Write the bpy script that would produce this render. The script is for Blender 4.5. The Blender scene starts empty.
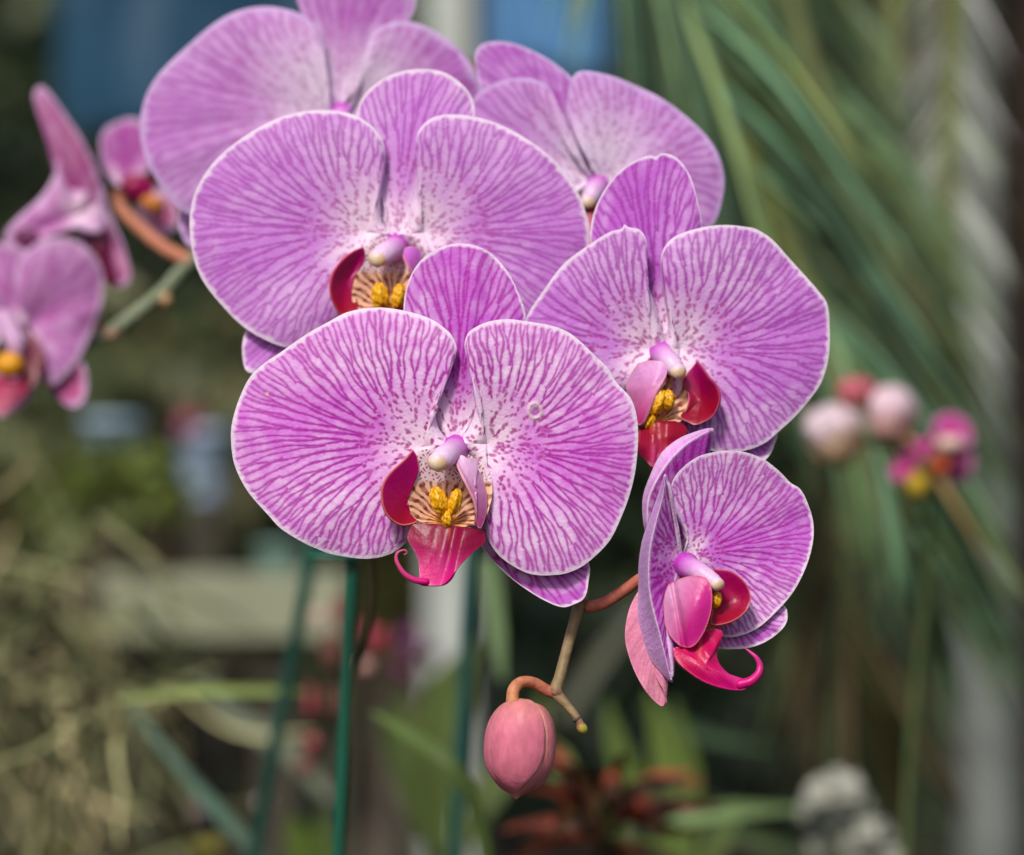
import bpy, math, random
import numpy as np
from mathutils import Vector

# ------------------------------------------------------------------ camera, sky, sun, exposure
sc = bpy.context.scene
COL = sc.collection
CAMZ = 0.42
LENS = 140.0
K = 36.0 / (1024 * LENS)            # slope of one pixel
cam = bpy.data.cameras.new("camera")
cam_o = bpy.data.objects.new("camera", cam); COL.objects.link(cam_o)
cam_o.location = (0, 0, CAMZ); cam_o.rotation_euler = (math.pi / 2, 0, 0)
cam.lens = LENS; cam.sensor_width = 36; cam.clip_start = 0.05; cam.clip_end = 400
cam.dof.use_dof = True; cam.dof.focus_distance = 0.998; cam.dof.aperture_fstop = 8.0
cam.dof.aperture_blades = 9
sc.camera = cam_o
sc.view_settings.view_transform = 'Standard'; sc.view_settings.look = 'None'
sc.view_settings.gamma = 1; sc.view_settings.exposure = 0.36

SUN_EL, SUN_AZ = math.radians(44), math.radians(198)    # azimuth clockwise from +Y: sun stands behind the camera's left shoulder
w = bpy.data.worlds.new("World"); sc.world = w; w.use_nodes = True
nt = w.node_tree; bg = nt.nodes["Background"]
sky = nt.nodes.new("ShaderNodeTexSky"); sky.sky_type = 'NISHITA'; sky.sun_disc = False
sky.sun_elevation = SUN_EL; sky.sun_rotation = SUN_AZ; sky.air_density = 1.0; sky.dust_density = 3.0
nt.links.new(sky.outputs[0], bg.inputs[0]); bg.inputs[1].default_value = 0.088
sl = bpy.data.lights.new("sun", 'SUN'); sl.energy = 2.35; sl.angle = math.radians(9); sl.color = (1, 0.95, 0.88)
so = bpy.data.objects.new("sun", sl); COL.objects.link(so)
sd = Vector((math.sin(SUN_AZ) * math.cos(SUN_EL), math.cos(SUN_AZ) * math.cos(SUN_EL), math.sin(SUN_EL)))
so.rotation_euler = (-sd).to_track_quat('-Z', 'Y').to_euler(); so.location = (0, 0, 5)

# ------------------------------------------------------------------ helpers
def lin(r, g, b):
    f = lambda c: (c / 255 / 12.92) if c / 255 <= 0.04045 else ((c / 255 + 0.055) / 1.055) ** 2.4
    return np.array([f(r), f(g), f(b)])

def P(px, py, d):
    return np.array([(px - 512) * K * d, d, CAMZ + (427.5 - py) * K * d])

def W3(px, py, d):
    px = np.asarray(px, float); py = np.asarray(py, float); d = np.asarray(d, float)
    return np.stack([(px - 512) * K * d, d + 0 * px, CAMZ + (427.5 - py) * K * d], -1)

def zt(x0, y0, sc_, pts):
    return [(x0 + p[0] / sc_, y0 + p[1] / sc_) + tuple(p[2:]) for p in pts]

def sm(a, b, x):
    t = np.clip((x - a) / (b - a), 0, 1); return t * t * (3 - 2 * t)

def mix(a, b, t):
    t = np.asarray(t)[..., None]; return a * (1 - t) + b * t

def resample(pts, n):
    """centripetal-ish smooth resampling of an open polyline, even in arc length (first two coordinates)"""
    p = np.array(pts, float); m = len(p)
    q = np.vstack([2 * p[0] - p[1], p, 2 * p[-1] - p[-2]])
    out = []
    for i in range(m - 1):
        p0, p1, p2, p3 = q[i], q[i + 1], q[i + 2], q[i + 3]
        t = np.linspace(0, 1, 24, endpoint=False)[:, None]
        out.append(0.5 * ((2 * p1) + (-p0 + p2) * t + (2 * p0 - 5 * p1 + 4 * p2 - p3) * t * t + (-p0 + 3 * p1 - 3 * p2 + p3) * t ** 3))
    out.append(p[-1:]); c = np.vstack(out)
    dl = np.hypot(*(np.diff(c[:, :2], axis=0).T)); s = np.concatenate([[0], np.cumsum(dl)])
    u = np.linspace(0, s[-1], n)
    return np.stack([np.interp(u, s, c[:, k]) for k in range(c.shape[1])], 1)

WLOC = {}
def setprops(o, label=None, cat=None, group=None, kind=None):
    if label: o['label'] = label
    if cat: o['category'] = cat
    if group: o['group'] = group
    if kind: o['kind'] = kind
    return o

def thing(name, loc, label=None, cat=None, group=None):
    o = bpy.data.objects.new(name, None); COL.objects.link(o)
    o.empty_display_size = 0.02; o.location = tuple(loc); WLOC[o.name] = np.array(loc, float)
    return setprops(o, label, cat, group)

def link(name, V, F, material, parent=None, loc=None, col=None, smooth=True, label=None, cat=None, group=None, kind=None):
    V = np.asarray(V, float)
    if loc is None: loc = V.mean(0) if parent is not None else np.array([V[:, 0].mean(), V[:, 1].mean(), V[:, 2].min()])
    loc = np.array(loc, float)
    me = bpy.data.meshes.new(name)
    if isinstance(F, np.ndarray):
        n, k = F.shape
        me.vertices.add(len(V)); me.vertices.foreach_set("co", (V - loc).astype(np.float32).ravel())
        me.loops.add(n * k); me.loops.foreach_set("vertex_index", F.astype(np.int32).ravel())
        me.polygons.add(n); me.polygons.foreach_set("loop_start", np.arange(0, n * k, k, dtype=np.int32))
        me.update(calc_edges=True)
    else:
        me.from_pydata([tuple(v) for v in (V - loc)], [], F)
    if smooth: me.polygons.foreach_set("use_smooth", np.ones(len(me.polygons), dtype=bool))
    if col is not None:
        a = me.color_attributes.new("pigment", 'FLOAT_COLOR', 'POINT')
        c = np.ones((len(V), 4), np.float32); c[:, :3] = np.clip(col, 0, 1); a.data.foreach_set("color", c.ravel())
    me.validate(clean_customdata=False)
    o = bpy.data.objects.new(name, me); COL.objects.link(o)
    if material: me.materials.append(material)
    if parent is not None:
        o.parent = parent; o.location = tuple(loc - WLOC[parent.name])
    else: o.location = tuple(loc)
    WLOC[o.name] = loc
    return setprops(o, label, cat, group, kind)

# ------------------------------------------------------------------ materials
def material(name, base=None, rough=0.55, spec=0.35, transl=0.0, noise=0.15, scale=60.0, bump=0.0, bscale=400.0, dark=None, stretch=None, sheen=0.0, detail=4):
    """procedural material; base=None takes the pigment attribute. noise blends towards `dark` in patches."""
    m = bpy.data.materials.new(name); m.use_nodes = True; n = m.node_tree.nodes; l = m.node_tree.links
    b = n["Principled BSDF"]; out = n["Material Output"]
    tc = n.new("ShaderNodeTexCoord"); vec = tc.outputs["Object"]
    if stretch:
        mp = n.new("ShaderNodeMapping"); mp.inputs["Scale"].default_value = stretch; l.new(vec, mp.inputs[0]); vec = mp.outputs[0]
    nz = n.new("ShaderNodeTexNoise"); nz.inputs["Scale"].default_value = scale; nz.inputs["Detail"].default_value = detail; l.new(vec, nz.inputs["Vector"])
    rp = n.new("ShaderNodeMapRange"); rp.inputs[1].default_value = 0.35; rp.inputs[2].default_value = 0.65
    l.new(nz.outputs["Fac"], rp.inputs[0]); rp.inputs[3].default_value = 0; rp.inputs[4].default_value = 1
    mx = n.new("ShaderNodeMix"); mx.data_type = 'RGBA'; l.new(rp.outputs[0], mx.inputs[0])
    if base is None:
        at = n.new("ShaderNodeVertexColor"); at.layer_name = "pigment"
        mul = n.new("ShaderNodeMix"); mul.data_type = 'RGBA'; mul.blend_type = 'MULTIPLY'; mul.inputs[0].default_value = 1
        l.new(at.outputs[0], mul.inputs[6]); f = 1 - noise; mul.inputs[7].default_value = (f, f * 0.98, f, 1)
        l.new(at.outputs[0], mx.inputs[6]); l.new(mul.outputs[2], mx.inputs[7])
    else:
        d = dark if dark is not None else np.array(base) * (1 - noise * 2)
        mx.inputs[6].default_value = (*base, 1); mx.inputs[7].default_value = (*d, 1)
    csock = mx.outputs[2]
    l.new(csock, b.inputs["Base Color"]); b.inputs["Roughness"].default_value = rough
    b.inputs["Specular IOR Level"].default_value = spec
    if sheen: b.inputs["Sheen Weight"].default_value = sheen
    if bump:
        nb = n.new("ShaderNodeTexNoise"); nb.inputs["Scale"].default_value = bscale; nb.inputs["Detail"].default_value = 3; l.new(vec, nb.inputs["Vector"])
        bp = n.new("ShaderNodeBump"); bp.inputs["Strength"].default_value = bump; bp.inputs["Distance"].default_value = 0.0004
        l.new(nb.outputs["Fac"], bp.inputs["Height"]); l.new(bp.outputs[0], b.inputs["Normal"])
    if transl:
        t = n.new("ShaderNodeBsdfTranslucent"); l.new(csock, t.inputs[0])
        ms = n.new("ShaderNodeMixShader"); ms.inputs[0].default_value = transl
        l.new(b.outputs[0], ms.inputs[1]); l.new(t.outputs[0], ms.inputs[2]); l.new(ms.outputs[0], out.inputs[0])
    return m

M_PETAL = material("petal", None, 0.5, 0.18, 0.18, 0.07, 620, 0.55, 1300)
M_LIP = material("lip", None, 0.34, 0.28, 0.18, 0.10, 500, 0.25, 900)
def keel(cx, cy, ex, ey, amp=1.1, wd=4.0, side=0.0):
    L = math.hypot(ex - cx, ey - cy)
    def f(px, py):
        d = ((px - cx) * (ey - cy) - (py - cy) * (ex - cx)) / L; t = ((px - cx) * (ex - cx) + (py - cy) * (ey - cy)) / L / L
        return -amp * np.exp(-(d / wd) ** 2) * (1 - sm(0.4, 1.1, t)) + amp * 0.55 * np.exp(-((np.abs(d) - wd * 2.1) / wd) ** 2) + side * sm(4, 16, d)
    return f
M_CALLUS = material("callus", None, 0.4, 0.4, 0.05, 0.2, 900, 0.6, 1200)
M_BUD = material("bud", None, 0.48, 0.35, 0.08, 0.2, 420, 0.5, 900, stretch=(1, 1, .45))
M_STEM = material("spike_stem", None, 0.55, 0.35, 0.0, 0.28, 420, 0.5, 900)

# ------------------------------------------------------------------ pigment of a petal
LILAC = lin(220, 124, 224); PALE = lin(247, 222, 248); WHITE = lin(255, 236, 248)
VEIN = lin(170, 14, 162); DOT = lin(168, 0, 134); RIM = lin(240, 222, 242)

def wave(w, s, rng, n=4, fw=(0.01, 0.04), fs=(2, 9)):
    a = 0
    for _ in range(n):
        a = a + math.sin(0) + np.sin(w * rng.uniform(*fw) + s * rng.uniform(*fs) * rng.choice([-1, 1]) + rng.uniform(0, 6.3))
    return a / n

def petal_pigment(Wc, S, R, rng, st):
    """Wc (n_t) transverse coordinate in pixels at the margin, S (n_s), R (n_t) length of each ray in pixels"""
    nt_, ns_ = len(Wc), len(S); Wt = Wc[-1]
    Wg, Sg = np.meshgrid(Wc, S); Rg = np.broadcast_to(R, Wg.shape)
    r = Sg * Rg; e = (1 - Sg) * Rg
    k = st.get('k', 1.0)                                  # scale of the pattern
    ax = st.get('axis', 0.5) * Wt
    axd = np.abs(Wg - ax) / (Wt * st.get('axw', 0.28))
    d0, d1 = st.get('d0', 42) * k, st.get('d1', 92) * k
    veins = []
    n0 = st.get('n0', 9)
    def go(a, b, s0, cp, depth):
        cc = a + (b - a) * rng.uniform(0.40, 0.60)
        wd = b - a
        near = math.exp(-((cc - ax) / (Wt * st.get('axw', 0.28))) ** 2)
        thr = k * (rng.uniform(7.0, 11.0) + near * rng.uniform(1, 6.5)) * st.get('thr', 1.0)
        s1 = thr / wd
        if s1 > 0.72: s1 = k * rng.uniform(5.8, 8.4) * st.get('thr', 1.0) / wd * (1 + 0.35 * near)
        s1 = max(s1, s0 + rng.uniform(0.05, 0.11))
        end = s1 > 0.965
        veins.append((s0, 1.0 if end else s1, cp, cc, rng.uniform(0, 6.3), rng.uniform(0.7, 1.25) * (1.15 if depth < 2 else 0.98 if depth < 4 else 0.84), rng.uniform(0, 6.3)))
        if not end:
            f = rng.uniform(0.36, 0.64); m = a + wd * f
            go(a, m, s1, cc, depth + 1); go(m, b, s1, cc, depth + 1)
    ed = np.linspace(0, Wt, n0 + 1)
    for i in range(n0):
        c = 0.5 * (ed[i] + ed[i + 1]); go(ed[i], ed[i + 1], 0.0, c, 0)
    halo = np.zeros((ns_, nt_)); vein = np.zeros((ns_, nt_)); dots = np.zeros((ns_, nt_))
    hw = st.get('hw', 1.25) * k
    g = 1 - st.get('bend', 0.28) * (1 - S)
    Rm = R.mean(); dotlist = []
    for (a, b, cp, cc, ph, wdt, ph2) in veins:
        idx = np.where((S >= a - 1e-6) & (S <= b + 0.004))[0]
        if len(idx) == 0: continue
        s = S[idx]
        wv = cc + (cp - cc) * np.exp(-np.maximum(s - a, 0) * Rm / (9 * k))
        wv = wv + 1.5 * k * (np.sin(s * Rm / (9 * k) + ph) + 0.6 * np.sin(s * Rm / (4.3 * k) + ph2)) * np.minimum(1, 0.4 + s)
        hs = np.where(wv > ax, Wt - ax, ax); uu = np.clip(np.abs(wv - ax) / hs, 0, 1)
        wv = ax + np.sign(wv - ax) * hs * uu ** (1 + 2.0 * st.get('bend', 0.28) * (1 - s) ** 1.2)
        nextd = 0.0; jit = rng.uniform(0, 6)
        for row, sw, wc in zip(idx, s, wv):
            half = 4.8 * k / max(sw, 0.03)
            i0, i1 = np.searchsorted(Wc, [wc - half, wc + half])
            if i1 <= i0: continue
            dist = np.abs(Wc[i0:i1] - wc) * sw
            rr = sw * R[min(max(int((i0 + i1) / 2), 0), nt_ - 1)]
            D = 1 - min(max((rr - d0) / (d1 - d0), 0), 1)
            D = D * D * (3 - 2 * D)
            fade = 1 - 0.25 * min(1, max(0, (sw - 0.5) * 2))
            ww = hw * wdt * (1 + 0.22 * math.sin(rr * 0.31 + jit) + 0.15 * math.sin(rr * 0.83 + ph))
            pr = 1 - sm(ww * 0.25, ww * 1.6, dist)
            ha = (1 - sm(ww * 0.6, ww * 3.3, dist)) * (1 - D); halo[row, i0:i1] = np.maximum(halo[row, i0:i1], ha)
            if D > 0:
                ds = pr * (1 - sm(0.30, 0.62, D))
                if D > 0.25 and rr > st.get('rdot', 11) * k and rr > nextd:
                    nextd = rr + rng.uniform(3.4, 7.5) * k
                    if rng.random() < 0.86: dotlist.append((row, wc, sw, rr, D))
                th = -1.5 * (1 - D) + 0.15 * D
                on = float(sm(th - 0.22, th + 0.22, math.sin(rr * 6.283 / (st.get('per', 7.5) * k) + ph * 3 + 0.9 * math.sin(rr / 11 + ph2))))
                vv = (pr * (1 - D) + ds * D) * on
                dots[row, i0:i1] = np.maximum(dots[row, i0:i1], vv * D)
                vein[row, i0:i1] = np.maximum(vein[row, i0:i1], vv)
            else:
                vein[row, i0:i1] = np.maximum(vein[row, i0:i1], pr * fade)
    for (row, wc, sw, rr, D) in dotlist:
        wc = wc + rng.gauss(0, 1.3) * k / sw; r_c = rr + rng.gauss(0, 1.2) * k; big = k * rng.uniform(0.85, 1.6); asp = rng.choice([1.0, 1.3, 1.8, 2.4]); an = rng.gauss(0, 0.5)
        half = 6 * k / sw; i0, i1 = np.searchsorted(Wc, [wc - half, wc + half])
        if i1 <= i0: continue
        Rl = R[min((i0 + i1) // 2, nt_ - 1)]; dr_ = int(6 * k / (Rl / ns_)) + 1; j0, j1 = max(0, row - dr_), min(ns_, row + dr_)
        tx = (Wc[None, i0:i1] - wc) * S[j0:j1, None]; ty = S[j0:j1, None] * R[None, i0:i1] - r_c
        a_ = tx * math.cos(an) + ty * math.sin(an); b_ = (-tx * math.sin(an) + ty * math.cos(an)) / asp
        v_ = (1 - sm(big * 0.7, big * 1.75, np.hypot(a_, b_))) * rng.uniform(0.7, 1.0)
        vein[j0:j1, i0:i1] = np.maximum(vein[j0:j1, i0:i1], v_); dots[j0:j1, i0:i1] = np.maximum(dots[j0:j1, i0:i1], v_)
    # ground
    n1 = wave(Wg, Sg, rng, 6, (0.01, 0.05), (3, 14)); n2 = wave(Wg, Sg, rng, 8, (0.04, 0.16), (15, 50))
    solid = np.exp(-axd ** 2)
    base_w = st.get('white', 1.0) * (1 - sm(d0 * 0.3, d1 * 0.86, r + 12 * n1 * k + 14 * k * solid))
    solid = np.exp(-axd ** 2)
    pale = np.clip(st.get('pale', 0.62) * (1 - solid * 0.85) + 0.30 * n1 + 0.18 * n2, 0, 0.85)
    pale = pale * sm(0.25, 0.6, Sg + 0.05)
    pale = np.clip(pale + 0.16 * n2, 0, 1)
    c = mix(st.get('lilac', LILAC), st.get('palec', PALE), pale)
    c = mix(c, WHITE, base_w * 0.84)
    # diffuse violet bleeding round the veins
    c = mix(c, mix(st.get('lilac', LILAC), st.get('vein', VEIN), 0.30), halo * 0.38)
    vc = mix(st.get('vein', VEIN), DOT, np.clip(dots, 0, 1))
    c = mix(c, vc, np.clip(vein, 0, 1) * st.get('vs', 0.9))
    rimw = st.get('rim', 3.2) * 1.12 * k
    rimn = rimw * (1 + 0.8 * wave(Wg, Sg * 0, rng, 7, (0.05, 0.9), (0, 0)))
    c = mix(c, st.get('rimc', RIM), (1 - sm(rimn * 0.55, rimn * 1.5, e)) * 0.93)
    tint = st.get('tint')
    if tint is not None: c = c * tint
    return c, vein

# ------------------------------------------------------------------ sheet = blade with thickness
def grid_faces(ns_, nt_, off=0, flip=False):
    i = np.arange(ns_ - 1)[:, None] * nt_ + np.arange(nt_ - 1)[None, :]
    i = i.ravel() + off
    f = np.stack([i, i + 1, i + nt_ + 1, i + nt_], 1)
    return f[:, ::-1] if flip else f

def thick_grid(Pt, C, th, cs=4, Cback=None):
    """front grid Pt (ns,nt,3); a coarse back and a rim close it"""
    ns_, nt_, _ = Pt.shape
    du = np.gradient(Pt, axis=1); dv = np.gradient(Pt, axis=0)
    N = np.cross(du, dv); L = np.linalg.norm(N, axis=-1, keepdims=True); N = N / np.maximum(L, 1e-12)
    bad = L[..., 0] < 1e-11; N[bad] = (0, 1, 0)
    if N[..., 1].mean() < 0: N = -N
    N[bad] = (0, 1, 0)
    N = np.where((N[..., 1:2] < -0.02) & (np.abs(N[..., 1:2]) > 0.25), -N, N) if np.abs(Pt[-1, 0] - Pt[-1, -1]).max() < 1e-5 else N
    if np.abs(Pt[-1, 0] - Pt[-1, -1]).max() < 1e-5:
        q_ = min(8, ns_ - 1); nm = N[q_].mean(0); nm /= np.linalg.norm(nm); N[:q_] = nm
    for _ in range(2):
        N[1:-1, 1:-1] = (N[1:-1, 1:-1] + N[:-2, 1:-1] + N[2:, 1:-1] + N[1:-1, :-2] + N[1:-1, 2:]); N /= np.maximum(np.linalg.norm(N, axis=-1, keepdims=True), 1e-9)
    prof = np.ones(ns_)
    V = [Pt.reshape(-1, 3)]; Cc = [C.reshape(-1, 3)]; F = [grid_faces(ns_, nt_)]
    ri = np.unique(np.append(np.arange(0, ns_, cs), ns_ - 1)); ci = np.unique(np.append(np.arange(0, nt_, cs), nt_ - 1))
    off = ns_ * nt_
    B = (Pt + N * th)[np.ix_(ri, ci)]; CB = (C if Cback is None else Cback)[np.ix_(ri, ci)]
    V.append(B.reshape(-1, 3)); Cc.append(CB.reshape(-1, 3)); F.append(grid_faces(len(ri), len(ci), off, True)); off += B.shape[0] * B.shape[1]
    loop = np.concatenate([Pt[-1], ]); ln = N[-1]; cc = C[-1]
    V.append(loop); V.append(loop + ln * th); Cc += [cc, cc]
    F.append(grid_faces(2, len(loop), off)); off += 2 * len(loop)
    for side in (() if np.abs(Pt[-1, 0] - Pt[-1, -1]).max() < 1e-5 else (0, -1)):
        lp = Pt[:, side]; V += [lp, lp + N[:, side] * th]; Cc += [C[:, side]] * 2; F.append(grid_faces(2, ns_, off)); off += 2 * ns_
    return np.vstack(V), np.vstack(F), np.vstack(Cc)

def sheet(name, parent, B, outline, D0, mm, st=None, colf=None, mat=None, step=1.35, th=0.55, bulge=0.0, curl=0.0, ruff=0.6, mid=None, smid=0.6, seed=1, s0=0.02, back=None, label=None, relief=0.07, marks=None, cup=None):
    """star sheet: rays from B to each outline point. outline pts (px,py[,mm]); mm = (base mm, margin mm default).
       millimetres count away from the camera."""
    rng = random.Random(seed)
    pts = [(p[0], p[1], (p[2] if len(p) > 2 else mm[1])) for p in outline]
    raw = np.array(pts); per = np.hypot(*np.diff(raw[:, :2], axis=0).T).sum()
    closed = math.hypot(pts[0][0] - pts[-1][0], pts[0][1] - pts[-1][1]) < 1e-6
    if closed and s0 > 0: s0 = 0.003
    nt_ = int(max(24, per / step)); Q = resample(pts, nt_)
    Bv = np.array(B, float); rel = Q[:, :2] - Bv; R = np.hypot(rel[:, 0], rel[:, 1])
    ns_ = int(max(12, R.max() / step)); S = np.linspace(s0, 1, ns_)
    dQ = np.gradient(Q[:, :2], axis=0); cr = np.abs(dQ[:, 0] * rel[:, 1] - dQ[:, 1] * rel[:, 0]) / np.maximum(R, 1e-6)
    Wc = np.cumsum(np.maximum(cr, 0.02)); Wc -= Wc[0]
    Sg = S[:, None]
    if mid is not None:
        Mq = resample([(p[0], p[1], (p[2] if len(p) > 2 else mm[1])) for p in mid], nt_)
        u = np.clip(Sg / smid, 0, 1)[..., None]; v = np.clip((Sg - smid) / (1 - smid), 0, 1)[..., None]
        Bm = np.array([Bv[0], Bv[1], mm[0]])
        pos = (Bm * (1 - u) + Mq[None] * u) * (v == 0) + (Mq[None] * (1 - v) + Q[None] * v) * (v > 0)
        xy = pos[..., :2]; dm = pos[..., 2] + bulge * 4 * (u * (1 - u))[..., 0]
        Rm = np.hypot(*(Mq[:, :2] - Bv).T) / smid
        R = np.maximum(Rm, 20)
    else:
        xy = Bv + rel[None] * Sg[..., None]
        dm = mm[0] * (1 - Sg) + Q[None, :, 2] * Sg + bulge * 4 * Sg * (1 - Sg)
        dm = dm + curl * Sg ** 10
    if s0 == 0.0 and mid is None and closed:
        A_ = np.stack([Q[:, 0] - Bv[0], Q[:, 1] - Bv[1], np.ones(nt_)], 1); cf_, *_ = np.linalg.lstsq(A_, Q[:, 2], rcond=None)
        res = Q[:, 2] - A_ @ cf_
        for _ in range(12): res = (np.roll(res, 1) + res + np.roll(res, -1)) / 3
        dm = cf_[0] * (xy[..., 0] - Bv[0]) + cf_[1] * (xy[..., 1] - Bv[1]) + cf_[2] + res[None] * Sg ** 2.2 + (mm[0] - cf_[2]) * (1 - Sg ** 2) ** 1.5
    ph = [rng.uniform(0, 6.3) for _ in range(6)]
    Wn = (Wc / max(Wc[-1], 1e-6))[None]
    env = Sg ** 3; env2 = Sg ** 2 if closed else 1.0
    dm = dm + ruff * env * (np.sin(Wn * 17 + ph[0]) * 0.5 + np.sin(Wn * 31 + ph[1] + 2 * Sg) * 0.3 + 0.2 * np.sin(Wn * 55 + ph[2]))
    dm = dm + env2 * ruff * 0.5 * np.sin(np.pi * Sg) * (np.sin(Wn * 12 + ph[3] + 3 * Sg) + 0.6 * np.sin(Wn * 40 + ph[4]) * Sg)
    if cup is not None: dm = dm + cup(xy[..., 0], xy[..., 1])
    if colf is None:
        C, vein = petal_pigment(Wc, S, R, rng, st or {})
        dm = dm + relief * np.clip(vein, 0, 1)
        if marks:
            for (mx_, my_, rr, kind) in marks:
                dd = np.hypot((xy[..., 0] - mx_), (xy[..., 1] - my_) * 0.85)
                if kind == 'ring':
                    ringm = np.exp(-((dd - rr) / 1.5) ** 2); C = mix(C, lin(226, 205, 205), ringm * 0.9)
                    ins = 1 - sm(rr - 3.4, rr - 2.0, dd); C = mix(C, lin(170, 105, 175), ins * 0.7); dm = dm - 0.25 * ringm
                else:
                    C = mix(C, lin(225, 190, 150), 1 - sm(rr * .5, rr, dd))
    else:
        C = colf(xy[..., 0], xy[..., 1], np.broadcast_to(Sg, xy.shape[:2]), np.broadcast_to(Wn, xy.shape[:2]), np.broadcast_to(R, xy.shape[:2]))
    if back is not None and mid is not None:
        bk = sm(smid - 0.02, smid + 0.03, np.broadcast_to(Sg, C.shape[:2]))
        n1 = wave(np.broadcast_to(Wc, bk.shape), np.broadcast_to(Sg, bk.shape), rng, 6, (0.02, 0.12), (4, 20))
        cb = mix(back * 0.74, back * 1.2, 0.5 + 0.5 * n1); cb = mix(cb, VEIN, np.clip(vein, 0, 1) * 0.22)
        C = mix(C, cb, bk)
        ridge = np.exp(-((np.broadcast_to(Sg, bk.shape) - smid) * R / 1.8) ** 2); C = mix(C, RIM, ridge * 0.8)
        edge = 1 - sm(1.5, 3.5, (1 - np.broadcast_to(Sg, bk.shape)) * 30); C = mix(C, lin(228, 200, 232), edge * 0.5)
    d = D0 + dm / 1000.0
    Pt = W3(xy[..., 0], xy[..., 1], d)
    V, F, Cc = thick_grid(Pt, C, th / 1000.0)
    return link(name, V, F, mat or M_PETAL, parent, loc=W3(Bv[0], Bv[1], D0 + mm[0] / 1000), col=Cc, label=label)

def tube(name, parent, path, D0, mat, color, n=18, seg=10, cap=True, sq=1.0, flat=None, **kw):
    """path pts (px,py,mm,radius px); color = array or function(u 0..1, angle) -> rgb"""
    p = np.array(path, float)
    q = resample3(p, seg * (len(p) - 1) + 1)
    C3 = W3(q[:, 0], q[:, 1], D0 + q[:, 2] / 1000); rad = q[:, 3] * K * D0
    T = np.gradient(C3, axis=0); T /= np.linalg.norm(T, axis=1, keepdims=True)
    up = np.array([0.13, 1, 0.07]); rings = []; cols = []
    m = len(q)
    extra = []
    for i in range(m):
        a = np.cross(T[i], up); a /= np.linalg.norm(a); b = np.cross(T[i], a)
        th_ = np.linspace(0, 2 * np.pi, n, endpoint=False)
        rings.append(C3[i] + rad[i] * (np.cos(th_)[:, None] * a + np.sin(th_)[:, None] * b * sq))
        u = i / (m - 1)
        cols.append(np.array([color(u, t) for t in th_]) if callable(color) else np.tile(color, (n, 1)))
    V = np.array(rings); Cc = np.array(cols)
    if cap:
        def capr(idx, sgn):
            out = []; oc = []
            for f in (0.5, 0.87, 1.0):
                cc = C3[idx] + sgn * T[idx] * rad[idx] * f * 0.9
                out.append(cc + (V[idx] - C3[idx]) * math.sqrt(max(0, 1 - f * f)) + 0); oc.append(Cc[idx])
            return out, oc
        o1, c1 = capr(0, -1); o2, c2 = capr(-1, 1)
        V = np.array(o1[::-1] + list(V) + o2); Cc = np.array(c1[::-1] + list(Cc) + c2)
    ns_ = len(V); i = np.arange(ns_ - 1)[:, None] * n; j = np.arange(n)[None]; j2 = (j + 1) % n
    F = np.stack([(i + j).ravel(), (i + j2).ravel(), (i + n + j2).ravel(), (i + n + j).ravel()], 1)
    return link(name, V.reshape(-1, 3), F, mat, parent, col=Cc.reshape(-1, 3), **kw)

def resample3(p, n):
    m = len(p); q = np.vstack([2 * p[0] - p[1], p, 2 * p[-1] - p[-2]])
    t = np.linspace(0, m - 1, n); i = np.minimum(t.astype(int), m - 2); u = (t - i)[:, None]
    p0, p1, p2, p3 = q[i], q[i + 1], q[i + 2], q[i + 3]
    return 0.5 * ((2 * p1) + (-p0 + p2) * u + (2 * p0 - 5 * p1 + 4 * p2 - p3) * u ** 2 + (-p0 + 3 * p1 - 3 * p2 + p3) * u ** 3)

def blob(name, parent, c, rad, D0, mat, colf, rot=0.0, nu=40, nv=30, deform=None, **kw):
    """ellipsoid: c=(px,py,mm), rad=(rx px, ry px, rz mm); rot in degrees in the picture plane"""
    u = np.linspace(0, 2 * np.pi, nu, endpoint=False); v = np.linspace(-np.pi / 2, np.pi / 2, nv)
    U, Vv = np.meshgrid(u, v)
    x = np.cos(Vv) * np.sin(U); z = np.sin(Vv); y = -np.cos(Vv) * np.cos(U)      # u=0 faces the camera
    f = deform(U, Vv) if deform else 1.0
    X = x * rad[0] * f; Z = z * rad[1] * f; Y = y * rad[2] * f
    cr, sr = math.cos(math.radians(rot)), math.sin(math.radians(rot))
    px = c[0] + X * cr + Z * sr; py = c[1] + X * sr - Z * cr
    Pt = W3(px, py, D0 + (c[2] + Y) / 1000); C = colf(U, Vv)
    i = np.arange(nv - 1)[:, None] * nu; j = np.arange(nu)[None]; j2 = (j + 1) % nu
    F = np.stack([(i + j).ravel(), (i + j2).ravel(), (i + nu + j2).ravel(), (i + nu + j).ravel()], 1)
    return link(name, Pt.reshape(-1, 3), F, mat, parent, col=C.reshape(-1, 3), **kw)

# ------------------------------------------------------------------ THE SETTING
def ground():
    rng = np.random.RandomState(3)
    n = 90; r = np.concatenate([np.linspace(0.0, 8, 60), np.geomspace(8.6, 300, 30)])
    th_ = np.linspace(0, 2 * np.pi, 96, endpoint=False)
    Rr, T = np.meshgrid(r, th_, indexing='ij'); X = Rr * np.cos(T); Y = Rr * np.sin(T)
    Z = 0.006 * np.sin(X * 9 + 1) * np.sin(Y * 7) + 0.004 * rng.randn(*X.shape) * (Rr < 20)
    V = np.stack([X, Y, Z], -1).reshape(-1, 3); a = np.arange(len(r) - 1)[:, None] * 96; j = np.arange(96)[None]; j2 = (j + 1) % 96
    F = np.stack([(a + j).ravel(), (a + j2).ravel(), (a + 96 + j2).ravel(), (a + 96 + j).ravel()], 1)
    m = material("soil", (0.045, 0.036, 0.026), 0.95, 0.1, 0, 0.25, 14, 0.8, 90)
    link("ground", V, F, m, None, loc=(0, 0, 0), kind="structure")
ground()

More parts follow.
